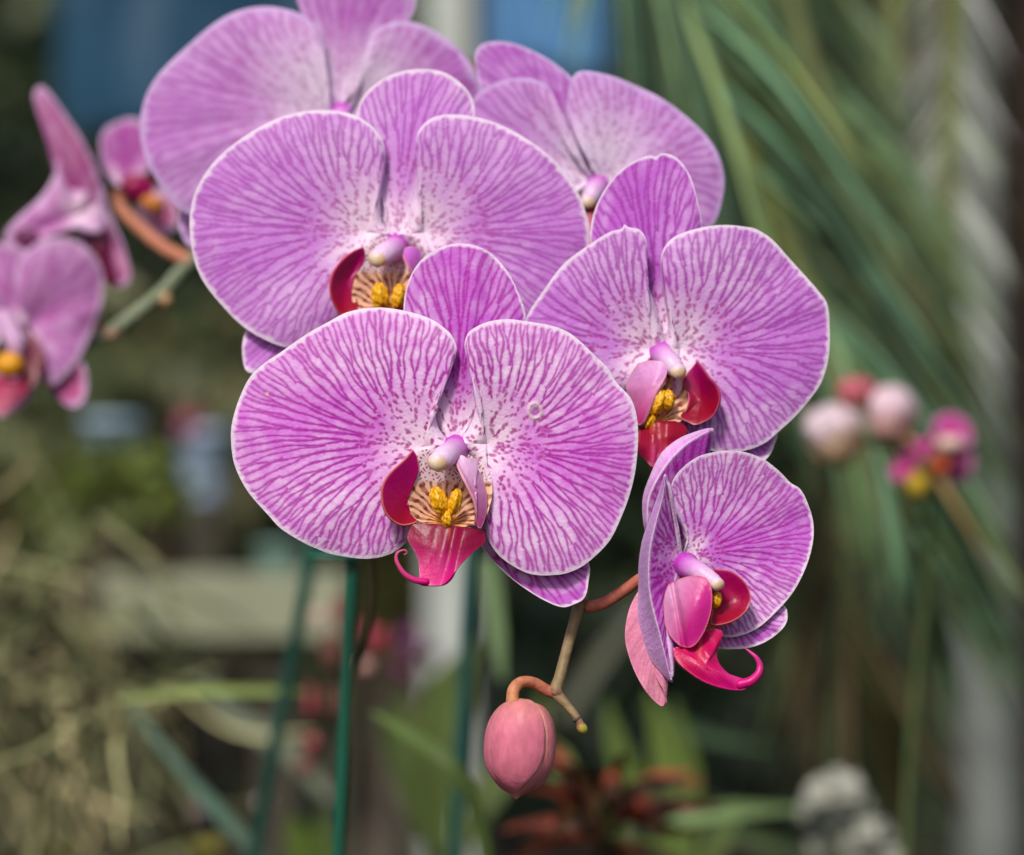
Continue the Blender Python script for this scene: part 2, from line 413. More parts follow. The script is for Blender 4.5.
def box(V, F, x0, x1, y0, y1, z0, z1):
    o = len(V); V += [(x, y, z) for x in (x0, x1) for y in (y0, y1) for z in (z0, z1)]
    F += [[o + i for i in f] for f in ((0, 1, 3, 2), (4, 6, 7, 5), (0, 4, 5, 1), (2, 3, 7, 6), (0, 2, 6, 4), (1, 5, 7, 3))]

def pxbox(x0, x1, y0, y1, d, dd):
    """box spanning picture columns x0..x1, rows y0..y1 at depth d, dd metres deep"""
    a = P(x0, y1, d); b = P(x1, y0, d); return (a[0], b[0], d, d + dd, a[2], b[2])

def seedpath(pts, d):
    return np.array([P(p[0], p[1], p[2] if len(p) > 2 else d) for p in pts])

def strap(path3, widths, fold=0.25, n=26, m=7, side=None, twist=0.0):
    """strap leaf as a thick-ish folded blade; path3 in metres"""
    q = resample3(np.array(path3, float), n); w_ = np.interp(np.linspace(0, 1, n), np.linspace(0, 1, len(widths)), widths)
    T = np.gradient(q, axis=0); T /= np.linalg.norm(T, axis=1, keepdims=True)
    up = np.array([0, -1, 0.25]) if side is None else np.array(side, float)
    A = np.cross(T, up); A /= np.maximum(np.linalg.norm(A, axis=1, keepdims=True), 1e-9); Nn = np.cross(A, T)
    x = np.linspace(-1, 1, m)
    G = q[:, None] + A[:, None] * (x[None, :, None] * w_[:, None, None]) + Nn[:, None] * (np.abs(x)[None, :, None] * w_[:, None, None] * fold)
    G2 = G - Nn[:, None] * (w_[:, None, None] * 0.05)
    V = np.vstack([G.reshape(-1, 3), G2.reshape(-1, 3)])
    F = [grid_faces(n, m), grid_faces(n, m, n * m, True)]
    for c in (0, m - 1):
        a = np.arange(n - 1) * m + c; F.append(np.stack([a, a + m, a + m + n * m, a + n * m], 1))
    return V, np.vstack(F)

class Acc:
    def __init__(s): s.V = []; s.F = []; s.C = []; s.n = 0
    def add(s, V, F, col=None):
        V = np.asarray(V, float); s.V.append(V); s.F.append(np.asarray(F) + s.n); s.n += len(V)
        s.C.append(np.tile(col if col is not None else (0.1, 0.1, 0.1), (len(V), 1)))
    def build(s, name, mat, parent=None, **kw):
        return link(name, np.vstack(s.V), np.vstack(s.F), mat, parent, col=np.vstack(s.C), **kw)

def leaf_quads(cs, size, rng, cols, aspect=2.2):
    """many small pointed leaves (two triangles folded along the midrib, as quads)"""
    n = len(cs); d = rng.randn(n, 3); d[:, 2] -= 0.3; d /= np.linalg.norm(d, axis=1, keepdims=True)
    e = np.cross(d, rng.randn(n, 3)); e /= np.linalg.norm(e, axis=1, keepdims=True); f = np.cross(d, e)
    L = size * rng.uniform(0.6, 1.4, (n, 1)); w_ = L / aspect
    v = [cs - d * L / 2, cs + e * w_ / 2 + f * w_ * .12, cs + d * L / 2, cs - e * w_ / 2 + f * w_ * .12]
    V = np.stack(v, 1).reshape(-1, 3); i = np.arange(n)[:, None] * 4
    F = np.concatenate([i, i + 1, i + 2, i + 3], 1)
    c = np.array(cols)[rng.randint(0, len(cols), n)] * rng.uniform(0.6, 1.35, (n, 1))
    return V, F, np.repeat(c, 4, 0)

M_LEAF = material("leaf", None, 0.5, 0.35, 0.15, 0.25, 18)
M_DRY = material("dry_fibre", None, 0.9, 0.1, 0.1, 0.3, 30)

def shrub(px, py, d, rx, ry, rz, n, size, cols, seed, label, clumps=14, name="shrub", group="shrubs of the garden behind the orchids"):
    """bushy mass of leaves centred on picture point, radii in metres, standing on a stem"""
    rng = np.random.RandomState(seed); c = P(px, py, d); base = np.array([c[0], d, 0.0])
    t = thing(name, base, label, "shrub", group)
    cc = rng.randn(clumps, 3); cc /= np.linalg.norm(cc, axis=1, keepdims=True); cc *= rng.uniform(0.3, 0.95, (clumps, 1))
    k = rng.randint(0, clumps, n); pts = cc[k] + rng.randn(n, 3) * 0.22
    pts = c + pts * np.array([rx, rz, ry])
    pts[:, 2] = np.maximum(pts[:, 2], 0.02)
    V, F, C = leaf_quads(pts, size, rng, cols); link("foliage", V, F, M_LEAF, t, col=C, smooth=False)
    a = Acc()
    for i in range(min(6, clumps)):
        e = c + cc[i] * np.array([rx, rz, ry]); e[2] = max(e[2], 0.1); b = base + rng.randn(3) * (0.03, 0.03, 0)
        V, F = strap([b, (b + e) / 2 + rng.randn(3) * 0.03, e], [0.012, 0.004], 0.5, 8, 4); a.add(V, F, (0.05, 0.035, 0.02))
    a.build("stem", M_STEM, t)
    return t

OLIVE = [lin(88, 102, 56), lin(72, 94, 56), lin(108, 114, 76), lin(62, 76, 44)]
DARKG = [lin(40, 60, 40), lin(48, 66, 44), lin(36, 50, 32), lin(60, 78, 50)]
MIDG = [lin(104, 134, 88), lin(96, 128, 98), lin(120, 136, 80), lin(70, 92, 62)]

def fence_and_walls():
    # fence added right at the back, its near-black colour standing in for deep shade
    t = thing("fence", (0, 6.2, 0), "dark green fence added at the back in place of deep shade", "fence")
    V = []; F = []; box(V, F, -3.2, 3.2, 6.2, 6.22, 0.0, 2.4)
    link("panel", V, F, material("dark_backdrop", (0.022, 0.028, 0.018), 0.9, 0.1, 0, 0.3, 9), t, smooth=False)
    for x in (-2.9, -1.3, 0.2, 1.5, 2.9):
        V = []; F = []; box(V, F, x - .03, x + .03, 6.13, 6.19, 0, 2.45)
        link("post", V, F, material("fence_post", (0.05, 0.045, 0.035), 0.8, 0.2, 0, 0.2, 20), t, smooth=False)
    # blue tarpaulin screens hung in front of it
    def tarp(x0, x1, y0, y1, d, c, label, seed):
        rng = random.Random(seed); n, m = 40, 26
        U, Vv = np.meshgrid(np.linspace(0, 1, n), np.linspace(0, 1, m))
        px = x0 + (x1 - x0) * U; py = y0 + (y1 - y0) * Vv + 8 * np.sin(U * 7 + seed) * Vv
        dm = 3 * np.sin(U * 22 + Vv * 2 + seed) + 8 * np.sin(U * 9 - Vv * 5)
        Pt = W3(px, py, d + dm / 1000)
        Vx, Fx, Cx = thick_grid(Pt, np.broadcast_to(c, Pt.shape), 0.002, 3)
        link("tarpaulin", Vx, Fx, material("tarp_%d" % seed, tuple(c), 0.5, 0.3, 0.1, 0.35, 5, dark=tuple(c * np.array([0.35, 0.5, 0.55]))), None, col=Cx, label=label, cat="tarpaulin", group="blue tarpaulins at the back")
    tarp(58, 330, -120, 122, 3.9, lin(40, 80, 108), "large blue tarpaulin hung in the top left behind the big pale flower", 1)
    tarp(478, 604, -120, 66, 4.0, lin(96, 146, 196), "small sky blue tarpaulin above the topmost right flower", 2)
    # pale post
    t = thing("post", P(447, 427, 3.2) * (1, 1, 0), "pale whitish vertical post behind the middle of the orchids", "post")
    V = []; F = []; a = P(426, 0, 3.2)[0]; b = P(470, 0, 3.2)[0]; box(V, F, a, b, 3.2, 3.25, 0, 1.3)
    link("shaft", V, F, material("pale_paint", tuple(lin(176, 182, 176)), 0.6, 0.3, 0, 0.08, 25), t, smooth=False)
    V = []; F = []; box(V, F, b + .001, b + .012, 3.21, 3.24, 0, 1.3)
    link("dark_strip", V, F, material("strip_dark", (0.02, 0.022, 0.02), 0.7, 0.2, 0, 0.1, 25), t, smooth=False)  # thin dark strip down the right side of the pale shaft
    # plank shelf
    t = thing("shelf", P(150, 600, 2.2) * (1, 1, 0), "weathered pale green plank shelf at the left", "shelf")
    V = []; F = []; box(V, F, *pxbox(100, 345, 574, 638, 2.2, 0.05))
    link("board", V, F, material("weathered_board", tuple(lin(158, 162, 136)), 0.8, 0.2, 0, 0.15, 8), t, smooth=False)
    for x in (130, 330):
        V = []; F = []; q = pxbox(x, x + 20, 576, 600, 2.26, 0.04); box(V, F, q[0], q[1], q[2], q[3], 0, q[5])
        link("leg", V, F, material("shelf_leg", (0.08, 0.08, 0.06), 0.8, 0.2, 0, 0.15, 8), t, smooth=False)
    # right hand pale post and dark board wall
    t = thing("trunk", P(975, 427, 3.6) * (1, 1, 0), "tall pale grey trunk near the right edge", "tree trunk")
    n = 24; m = 30; zz = np.linspace(0, 1.25, m); th_ = np.linspace(0, 2 * np.pi, n, endpoint=False)
    cx = np.interp(zz, [0, 0.1, 0.5, 0.75, 1.25], [P(992, 0, 3.6)[0], P(990, 0, 3.6)[0], P(972, 0, 3.6)[0], P(955, 0, 3.6)[0], P(945, 0, 3.6)[0]])
    rr = 30 * K * 3.6 * (1 + 0.05 * np.sin(zz * 60))
    V = np.stack([cx[:, None] + rr[:, None] * np.cos(th_), 3.6 + rr[:, None] * np.sin(th_), np.repeat(zz[:, None], n, 1)], -1).reshape(-1, 3)
    i = np.arange(m - 1)[:, None] * n; j = np.arange(n)[None]; j2 = (j + 1) % n
    F = np.stack([(i + j).ravel(), (i + j2).ravel(), (i + n + j2).ravel(), (i + n + j).ravel()], 1)
    link("bark", V, F, material("pale_bark", tuple(lin(130, 136, 132)), 0.85, 0.2, 0, 0.2, 12, stretch=(1, 1, 3)), t)
    t = thing("wall", P(1080, 427, 3.8) * (1, 1, 0), "dark brown board wall at the far right edge", "wall")
    V = []; F = []
    for k_ in range(7):
        x = P(998, 0, 3.8)[0] + k_ * 0.085; box(V, F, x, x + 0.082, 3.8, 3.84, 0, 1.6)
    link("boards", V, F, material("brown_board", tuple(lin(60, 48, 38)), 0.8, 0.2, 0, 0.25, 6, stretch=(4, 4, 1)), t, smooth=False)
fence_and_walls()

shrub(60, 300, 4.6, 0.55, 0.42, 0.3, 3200, 0.05, DARKG + OLIVE[:1], 11, "dark green shrub behind the blurred flowers on the left")
shrub(190, 430, 3.6, 0.34, 0.16, 0.25, 2200, 0.055, OLIVE + [lin(136, 124, 84), lin(124, 124, 92)], 12, "olive brown shrub between the left flowers and the front orchid")
shrub(420, 700, 4.4, 0.35, 0.3, 0.25, 2000, 0.045, DARKG, 13, "very dark shrub low behind the green stakes")
shrub(640, 120, 4.8, 0.5, 0.55, 0.3, 3200, 0.055, DARKG + MIDG[3:] + OLIVE[3:], 14, "green shrub behind the palm fronds at the top")
shrub(800, 420, 4.4, 0.55, 0.5, 0.3, 3600, 0.05, OLIVE[1:] + DARKG, 15, "olive green shrub behind the pink buds")
shrub(760, 760, 4.3, 0.5, 0.3, 0.25, 2200, 0.05, [lin(44, 60, 50), lin(38, 50, 44), lin(52, 66, 44)], 16, "dark bluish shrub under the lower right flower")
shrub(560, 470, 4.7, 0.4, 0.45, 0.25, 2200, 0.05, DARKG + OLIVE[:2], 17, "dark olive shrub directly behind the front flowers")

# ------------------------------------------------------------------ palm fronds
def palm():
    rng = np.random.RandomState(5); base = np.array([P(1180, 0, 1.55)[0], 1.55, 0])
    t = thing("palm", base, "green palm whose fronds hang down the right side", "palm")
    top = base + (0, 0.0, 1.35); a = Acc()
    th_ = np.linspace(0, 2 * np.pi, 14, endpoint=False); zz = np.linspace(0, 0.9, 12)
    V = np.stack([base[0] + 0.02 * np.cos(th_)[None] + 0 * zz[:, None], base[1] + 0.02 * np.sin(th_)[None] + 0 * zz[:, None], zz[:, None] + 0 * th_[None]], -1).reshape(-1, 3)
    i = np.arange(11)[:, None] * 14; j = np.arange(14)[None]; j2 = (j + 1) % 14
    F = np.stack([(i + j).ravel(), (i + j2).ravel(), (i + 14 + j2).ravel(), (i + 14 + j).ravel()], 1); a.add(V, F, lin(90, 80, 66)); a.build("trunk", M_STEM, t)
    fronds = [
        ([(1000, -600, 2.5), (780, -470, 2.35), (610, -220, 2.25), (680, 0, 2.2), (772, 210, 2.2), (860, 400, 2.2), (925, 560, 2.22)], 2.2, 300, MIDG + [lin(84, 122, 92), lin(100, 136, 104)], 1.0),
        ([(1040, -620, 2.6), (860, -500, 2.6), (720, -260, 2.6), (790, 0, 2.55), (850, 200, 2.5), (900, 400, 2.5), (950, 620, 2.5)], 2.5, 260, OLIVE + MIDG, 0.9),
        ([(960, -560, 2.4), (740, -420, 2.35), (600, -230, 2.35), (640, -60, 2.35), (700, 70, 2.35), (760, 200, 2.35), (800, 330, 2.35)], 2.35, 200, [lin(78, 112, 82), lin(64, 96, 70), lin(96, 128, 98)], 0.8),
        ([(1060, -560, 2.7), (960, -420, 2.75), (900, -100, 2.75), (880, 250, 2.7), (840, 500, 2.65), (850, 640, 2.6), (880, 720, 2.6)], 2.7, 230, OLIVE + [lin(150, 122, 84), lin(128, 110, 78), lin(78, 96, 52)], 1.0),
        ([(1070, -560, 2.5), (1010, -400, 2.5), (960, -60, 2.6), (948, 160, 2.6), (955, 330, 2.6), (965, 470, 2.6)], 2.6, 95, [lin(172, 180, 164), lin(150, 160, 144), lin(186, 190, 178)], 0.35),
    ]
    for fi, (pts, d, ln, cols, wsc) in enumerate(fronds):
        a = Acc(); q = resample3(seedpath([(p[0], p[1], p[2] * 0.70) for p in pts], d), 120)
        V, F = strap(q[::6], [0.006, 0.002], 0.5, 40, 4); a.add(V, F, lin(120, 130, 70))
        T = np.gradient(q, axis=0); T /= np.linalg.norm(T, axis=1, keepdims=True)
        ks = np.repeat(np.arange(26, 119, 1), 2 if fi != 4 else 1)
        for k in ks:
            for sd in (-1, 1):
                side = np.array([sd * 1.0, rng.uniform(-0.35, 0.35), 0]); f = math.sin(min(1, (k - 18) / 40) * 1.57) * (1 - 0.55 * max(0, (k - 80) / 40))
                L = ln * K * d * 0.70 * f * rng.uniform(0.8, 1.1)
                dr = T[k] * (1.0 if fi != 4 else 0.75) + side * ((rng.uniform(.35, .6) if sd > 0 else rng.uniform(.1, .25)) if fi != 4 else 0.6); dr += rng.randn(3) * 0.05; dr /= np.linalg.norm(dr)
                b = q[k]; mid_ = b + dr * L * 0.5; e = b + dr * L + np.array([0, 0, -0.16 * L])
                w_ = (0.0012 if fi != 4 else 0.0009) * rng.uniform(0.7, 1.2) * (wsc if fi != 4 else 1)
                c = (cols[rng.randint(len(cols))] if rng.rand() > 0.03 or fi == 4 else lin(140, 112, 74)) * rng.choice([0.35, 0.75, 1.2, 2.2])
                V, F = strap([b, mid_, e], [w_ * 0.5, w_, w_ * 0.85, w_ * 0.1], 0.45, 9, 3, side=(0, -1, 0.4 + rng.uniform(-.3, .3)))
                a.add(V, F, c)
        a.build("frond", M_LEAF, t)
palm()

# ------------------------------------------------------------------ hanging moss, low left
def moss():
    rng = np.random.RandomState(8); a = Acc()
    cols = [lin(132, 130, 96), lin(110, 112, 80), lin(150, 140, 106), lin(90, 94, 64), lin(76, 82, 54)]
    for i in range(620):
        d = rng.uniform(1.5, 2.3)
        x = rng.normal(60, 90); y = rng.uniform(430, 980)
        if x > 225 - 0.15 * (y - 500) or (y < 545 and rng.rand() < 0.93) or (x > 130 and y < 660 and rng.rand() < 0.9): continue
        if y > 735 and rng.rand() < 0.6: continue
        n = 9; ang = rng.normal(0, 0.75) + math.pi / 2; p = [(x, y, d)]
        for k in range(5):
            ang += rng.normal(0, 0.28); st_ = rng.uniform(16, 46); x += math.cos(ang) * st_; y += math.sin(ang) * st_; d += rng.normal(0, 0.008); p.append((x, y, d))
        q = seedpath(p, d); q[:, 2] = np.maximum(q[:, 2], 0.005)
        r_ = rng.uniform(0.0005, 0.0014)
        V, F = strap(q, [r_, r_, r_ * 0.5], 0.8, 14, 3); a.add(V, F, cols[rng.randint(5)] * rng.choice([0.25, 0.6, 1.3, 2.8]))
    a.build("hanging_moss", M_DRY, None, label="tangled greyish olive hanging moss filling the lower left", cat="moss", kind="stuff")
moss()

# ------------------------------------------------------------------ stakes and small background things
def px_tube_thing(name, cat, label, path, d, color, mat, group=None, n=14):
    p = [(x, y, 0, r) for x, y, r in path]
    return tube(name, None, p, d, mat, color, n=n, label=label, cat=cat, group=group)

M_STAKE = material("stake_plastic", None, 0.4, 0.45, 0, 0.15, 60)
G1 = lin(12, 84, 64)
def stake(top, bot, d, r, col, label, extra=None):
    a = P(top[0], top[1], d); b = P(bot[0], bot[1], d); b2 = b + (b - a) * ((b[2]) / max(a[2] - b[2], 1e-6))
    t = thing("plant_stake", (b2[0], d, 0), label, "stake", "green plant stakes")
    n = 12; th_ = np.linspace(0, 2 * np.pi, n, endpoint=False); R_ = r * K * d
    zs = np.linspace(0, 1, 24); rings = []
    for i, u in enumerate(zs):
        c = b2 * (1 - u) + a * u; rr = R_ * (1.0 + (0.09 if i % 3 == 0 else 0)); rings.append(c + np.stack([rr * np.cos(th_), rr * np.sin(th_), 0 * th_], 1))
    rings.append(a + np.stack([R_ * .5 * np.cos(th_), R_ * .5 * np.sin(th_), 0 * th_ + R_ * .5], 1))
    V = np.vstack(rings); m = len(rings); i = np.arange(m - 1)[:, None] * n; j = np.arange(n)[None]; j2 = (j + 1) % n
    F = np.stack([(i + j).ravel(), (i + j2).ravel(), (i + n + j2).ravel(), (i + n + j).ravel()], 1)
    link("rod", V, F, M_STAKE, t, col=np.tile(col, (len(V), 1)))
    if extra:
        for (x, y, w_, h_) in extra:
            blob("clip", t, (x, y, 0), (w_, h_, 2.5), d - 0.004, M_STAKE, lambda U, V_: np.tile(col * 1.15, U.shape + (1,)))
stake((356, 470), (338, 855), 1.17, 6.2, G1, "straight dark green stake under the front flower", extra=[(334, 557, 28, 5)])
stake((322, 500), (254, 855), 1.42, 6.5, lin(24, 84, 68), "slanted green stake left of the straight one")
stake((472, 520), (455, 855), 1.42, 6.2, lin(18, 76, 70), "teal green stake below the middle of the front flower")

def strap_thing(name, cat, label, pts, d, widths, col, group=None, fold=0.3):
    q = seedpath(pts, d); V, F = strap(q, [w_ * K * d for w_ in widths], fold)
    return link(name, V, F, M_LEAF, None, loc=q[0], col=np.tile(col, (len(V), 1)), label=label, cat=cat, group=group)
GL = "loose strap leaves around the orchids"
strap_thing("leaf_blade", "leaf", "thin yellow green blade pointing right in front of the moss", [(120, 700, 1.45), (190, 692, 1.45), (260, 691, 1.44), (315, 693, 1.43)], 1.45, [2, 3.5, 4.5, 4.5, 1], lin(150, 172, 92), GL)
strap_thing("leaf_blade", "leaf", "long grey green blade slanting down through the moss at lower left", [(130, 705, 1.5), (190, 780, 1.48), (235, 830, 1.46), (300, 900, 1.45)], 1.48, [3, 6, 8, 8, 4], lin(78, 106, 86), GL)
strap_thing("leaf_blade", "leaf", "pale grey blade crossing behind the thin yellow green blade", [(195, 665, 1.8), (230, 712, 1.8), (290, 752, 1.8), (330, 800, 1.8)], 1.8, [3, 9, 10, 5], lin(128, 138, 116), GL)
strap_thing("leaf_blade", "leaf", "narrow green leaf arching from the dark gap towards the bud", [(372, 712, 1.35), (410, 735, 1.34), (448, 764, 1.33), (478, 815, 1.33), (490, 900, 1.33)], 1.34, [1.5, 7, 9, 8, 5], lin(98, 122, 58), GL)
strap_thing("leaf_blade", "leaf", "pale green strap leaf hanging below the right lateral sepal of the front flower", [(488, 560, 1.5), (494, 610, 1.5), (502, 680, 1.5)], 1.5, [8, 10, 9, 3], lin(128, 156, 108), GL)
strap_thing("leaf_blade", "leaf", "long pale green blade lying across the bottom towards the white flowers", [(560, 838, 1.55), (630, 822, 1.55), (720, 812, 1.56), (800, 808, 1.58)], 1.55, [3, 9, 10, 8, 2], lin(132, 160, 104), GL)
strap_thing("leaf_blade", "leaf", "dim green blade lying lowest at the bottom right", [(700, 830, 1.8), (760, 842, 1.8), (830, 868, 1.8)], 1.8, [4, 7, 3], lin(74, 96, 58), GL)
strap_thing("leaf_blade", "leaf", "dark green thin leaf crossing the gap below the lower right flower", [(640, 705, 1.8), (700, 735, 1.8), (770, 748, 1.8)], 1.8, [4, 8, 6, 2], lin(58, 84, 54), GL)
strap_thing("leaf_blade", "leaf", "dull brown stalk leaning up towards the lower right flower", [(560, 720, 2.2), (600, 660, 2.2), (640, 610, 2.2)], 2.2, [7, 8, 5], lin(104, 106, 88), GL)

def leafy(name, label, cat, root, d, leaves, group=None):
    """plant with individual leaves: leaves = [(pts, widths px, colour)]"""
    b = P(root[0], root[1], d); base = np.array([b[0], d, 0.0]); t = thing(name, base, label, cat, group)
    for pts, w_, c in leaves:
        q = seedpath(pts, d); V, F = strap(q, [x * K * d for x in w_], 0.3); link("leaf", V, F, M_LEAF, t, col=np.tile(c, (len(V), 1)))
    V, F = strap([base, base * (1, 1, 0) + (0, 0, b[2] * .5), b], [0.008, 0.006, 0.004], 0.6, 8, 4)
    link("stem", V, F, M_STEM, t, col=np.tile((0.05, 0.06, 0.03), (len(V), 1)))
# broad leaved plant behind the bud, left
leafy("leafy_plant", "dull green broad leaved plant behind the bud", "plant", (440, 850), 1.75,
      [([(440, 860), (436, 760), (452, 690), (478, 640)], [8, 26, 24, 2], lin(86, 104, 48)), ([(450, 860), (420, 800), (400, 730), (405, 690)], [6, 20, 16, 2], lin(78, 96, 48)),
       ([(450, 860), (490, 790), (530, 740), (545, 690)], [6, 16, 14, 2], lin(96, 112, 58))])
leafy("leafy_plant", "bright olive green plant with upright strap leaves below the lower right flower", "plant", (675, 870), 1.7,
      [([(672, 880), (668, 800), (662, 740), (650, 690)], [10, 15, 12, 2], lin(104, 126, 56)), ([(680, 880), (690, 820), (688, 760), (672, 700)], [7, 11, 9, 2], lin(96, 118, 54)),
       ([(664, 880), (640, 800), (618, 750), (606, 700)], [8, 14, 11, 2], lin(98, 122, 54)), ([(690, 880), (720, 840), (740, 800)], [8, 10, 2], lin(92, 110, 52))])
leafy("leafy_plant", "low yellow green leaf tuft between the two left stakes at the bottom edge", "plant", (300, 870), 1.6,
      [([(305, 900), (300, 850), (292, 815)], [12, 16, 3], lin(84, 104, 36)), ([(315, 900), (322, 850), (318, 812)], [10, 14, 3], lin(78, 98, 40))])
# bromeliad
R1, R2, R3 = lin(120, 84, 56), lin(164, 84, 60), lin(104, 78, 52)
_r = random.Random(77); _lv = []
for _i in range(44):
    a_ = math.radians(-90 + (_i % 22 / 21 - 0.5) * 200 + _r.uniform(-10, 10)); L_ = _r.uniform(45, 135)
    c_ = _r.choice([R1, R2, R3, R3, lin(176, 84, 58), lin(134, 66, 48), lin(84, 98, 52), lin(100, 110, 60), lin(104, 72, 50), lin(182, 106, 96)]) * _r.choice([0.7, 1.2, 1.8])
    p0 = (602 + _r.uniform(-16, 16), 835 + _r.uniform(-14, 10)); p1 = (p0[0] + math.cos(a_) * L_ * .5, p0[1] + math.sin(a_) * L_ * .6); p2 = (p0[0] + math.cos(a_) * L_, p0[1] + math.sin(a_) * L_ * .92 + 12)
    _lv.append(([p0 + (_r.uniform(1.34, 1.42),), p1 + (_r.uniform(1.30, 1.45),), p2 + (_r.uniform(1.28, 1.48),)], [4, _r.uniform(6, 10), 7, 1.5], c_))
leafy("bromeliad", "reddish brown bromeliad behind the tip of the flower spike", "bromeliad", (602, 845), 1.38, _lv)

def blossoms(name, label, cat, root, d, blobs_, group=None):
    b = P(root[0], root[1], d); base = np.array([b[0], d, 0.0]); t = thing(name, base, label, cat, group)
    for (x, y, rx, ry, c, seed) in blobs_:
        rng = random.Random(seed); p = [rng.uniform(0, 6) for _ in range(3)]
        f = lambda U, V_, p=p: 1 + 0.22 * np.sin(3 * U + p[0]) * np.cos(V_) + 0.2 * np.sin(5 * U + 4 * V_ + p[1]) * np.cos(V_) ** 2 + 0.12 * np.sin(7 * V_ + p[2])
        blob("blossom", t, (x, y, rng.uniform(-15, 15)), (rx * 0.92, ry * 0.85, rx * K * d * 700), d, M_PETAL, lambda U, V_, c=c: mix(c * 0.85, c * 1.1, 0.5 + 0.5 * np.sin(4 * U + 3 * V_)), nu=24, nv=16, deform=f)
    q = np.array([base, (base + b) / 2, b]); V, F = strap(q, [0.003, 0.003, 0.002], 0.8, 10, 4)
    link("stem", V, F, M_STEM, t, col=np.tile((0.06, 0.08, 0.04), (len(V), 1)))
WH = lin(186, 188, 174)
blossoms("white_flowers", "cluster of dull white blossoms at the bottom right", "flower", (835, 830), 1.60,
         [(822, 795, 17, 20, WH, 1), (850, 790, 16, 19, WH * .95, 2), (836, 820, 15, 18, WH * 0.85, 3), (872, 835, 18, 20, WH * 0.9, 4), (820, 850, 15, 17, WH * 0.7, 5), (893, 860, 14, 16, WH * .75, 6), (858, 872, 14, 16, WH * .6, 7), (806, 812, 9, 13, WH * .8, 8), (842, 800, 9, 15, WH, 9), (864, 806, 9, 12, WH * .7, 10), (830, 838, 10, 12, WH * .6, 51), (850, 846, 9, 14, WH * .8, 52), (886, 838, 9, 12, WH * .75, 53), (838, 776, 8, 10, WH * .9, 54)])
PK = lin(196, 80, 96)
blossoms("pink_flowers", "small red pink flowers behind the straight green stake", "flower", (340, 800), 1.6,
         [(318, 616, 7, 8, lin(226, 190, 180), 11), (364, 666, 8, 8, lin(220, 170, 160), 12), (312, 742, 6, 8, PK, 13), (370, 635, 5, 20, PK * .8, 14), (311, 700, 4, 16, PK * .9, 15), (382, 640, 6, 14, PK * .7, 16), (262, 803, 8, 9, lin(206, 196, 186), 17), (340, 612, 6, 20, lin(150, 86, 84), 18), (330, 650, 10, 22, lin(120, 84, 74), 19), (334, 700, 11, 20, lin(104, 74, 62), 20), (306, 765, 7, 12, lin(140, 86, 84), 21)])
blossoms("purple_flowers", "dim purple flowers in the dark gap right of the stakes", "flower", (415, 740), 2.1,
         [(412, 640, 12, 16, lin(116, 52, 104), 31), (404, 668, 9, 10, lin(130, 58, 110), 32), (430, 655, 8, 10, lin(90, 44, 84), 33)])
blossoms("purple_flowers", "dim violet and yellow flowers under the moss at the bottom left", "flower", (150, 850), 1.9,
         [(150, 828, 8, 10, lin(120, 100, 150), 41), (198, 812, 12, 9, lin(140, 108, 130), 42), (210, 848, 14, 10, lin(160, 150, 60), 43), (55, 856, 22, 12, lin(128, 126, 44), 44)])
# blue and white labels / pots at mid left
def pot(x, y, w_, h_, d, c, label, top=None):
    t = thing("flower_pot", P(x, y + h_ / 2, d) * (1, 1, 0), label, "pot", "pale blue pots at mid left")
    n = 28; zs = [(0, 0.78), (0.05, 0.8), (0.85, 1.0), (0.86, 1.08), (1.0, 1.1), (1.0, 0.98), (0.9, 0.96), (0.9, 0.01)]
    c0 = P(x, y + h_ / 2, d); H = h_ * K * d; R_ = w_ / 2 * K * d; th_ = np.linspace(0, 2 * np.pi, n, endpoint=False)
    V = np.vstack([c0 + np.stack([R_ * r_ * np.cos(th_), R_ * r_ * np.sin(th_), H * z_ + 0 * th_], 1) for z_, r_ in zs]); m = len(zs)
    i = np.arange(m - 1)[:, None] * n; j = np.arange(n)[None]; j2 = (j + 1) % n
    F = np.stack([(i + j).ravel(), (i + j2).ravel(), (i + n + j2).ravel(), (i + n + j).ravel()], 1)
    link("body", V, F, M_STAKE, t, col=np.tile(c, (len(V), 1)))
    V = []; F = []; q = c0; box(V, F, q[0] - .012, q[0] + .012, d - .012, d + .012, 0, q[2] - 0.0005)
    link("stand", V, F, M_STEM, t, col=np.tile((0.05, 0.045, 0.03), (8, 1)), smooth=False)
    if top is not None:
        blob("plant_tuft", t, (x + top[0], y + top[1], 0), (top[2], top[3], 18), d, M_LEAF, lambda U, V_: np.tile(top[4], U.shape + (1,)), nu=20, nv=14, deform=lambda U, V_: 1 + 0.2 * np.sin(5 * U) * np.sin(4 * V_))
pot(112, 442, 56, 50, 2.36, lin(176, 204, 226), "pale blue pot under the blurred left flowers, nearest the left edge")
pot(202, 464, 46, 72, 2.42, lin(178, 200, 226), "pale blue pot with a pink flower on it, right of the other", top=(-12, -36, 14, 14, lin(176, 84, 110)))
pot(278, 559, 44, 30, 2.23, lin(126, 160, 152), "small teal pot standing on the plank shelf")
shrub(120, 505, 2.32, 0.05, 0.035, 0.03, 240, 0.022, [lin(124, 138, 66), lin(104, 120, 56)], 21, "small yellow green bush under the pale blue pots", clumps=6)
shrub(395, 590, 3.6, 0.06, 0.06, 0.05, 300, 0.03, [lin(140, 140, 80), lin(120, 124, 66)], 22, "small yellowish bush below the lip of the front flower", clumps=6)

# ------------------------------------------------------------------ ORCHIDS
CRIM = lin(160, 3, 46); MAG = lin(172, 4, 108); HOT = lin(218, 14, 128); CREAM = lin(238, 214, 170); YEL = lin(236, 168, 10); MAROON = lin(120, 14, 30)
PINKL = lin(224, 160, 214)

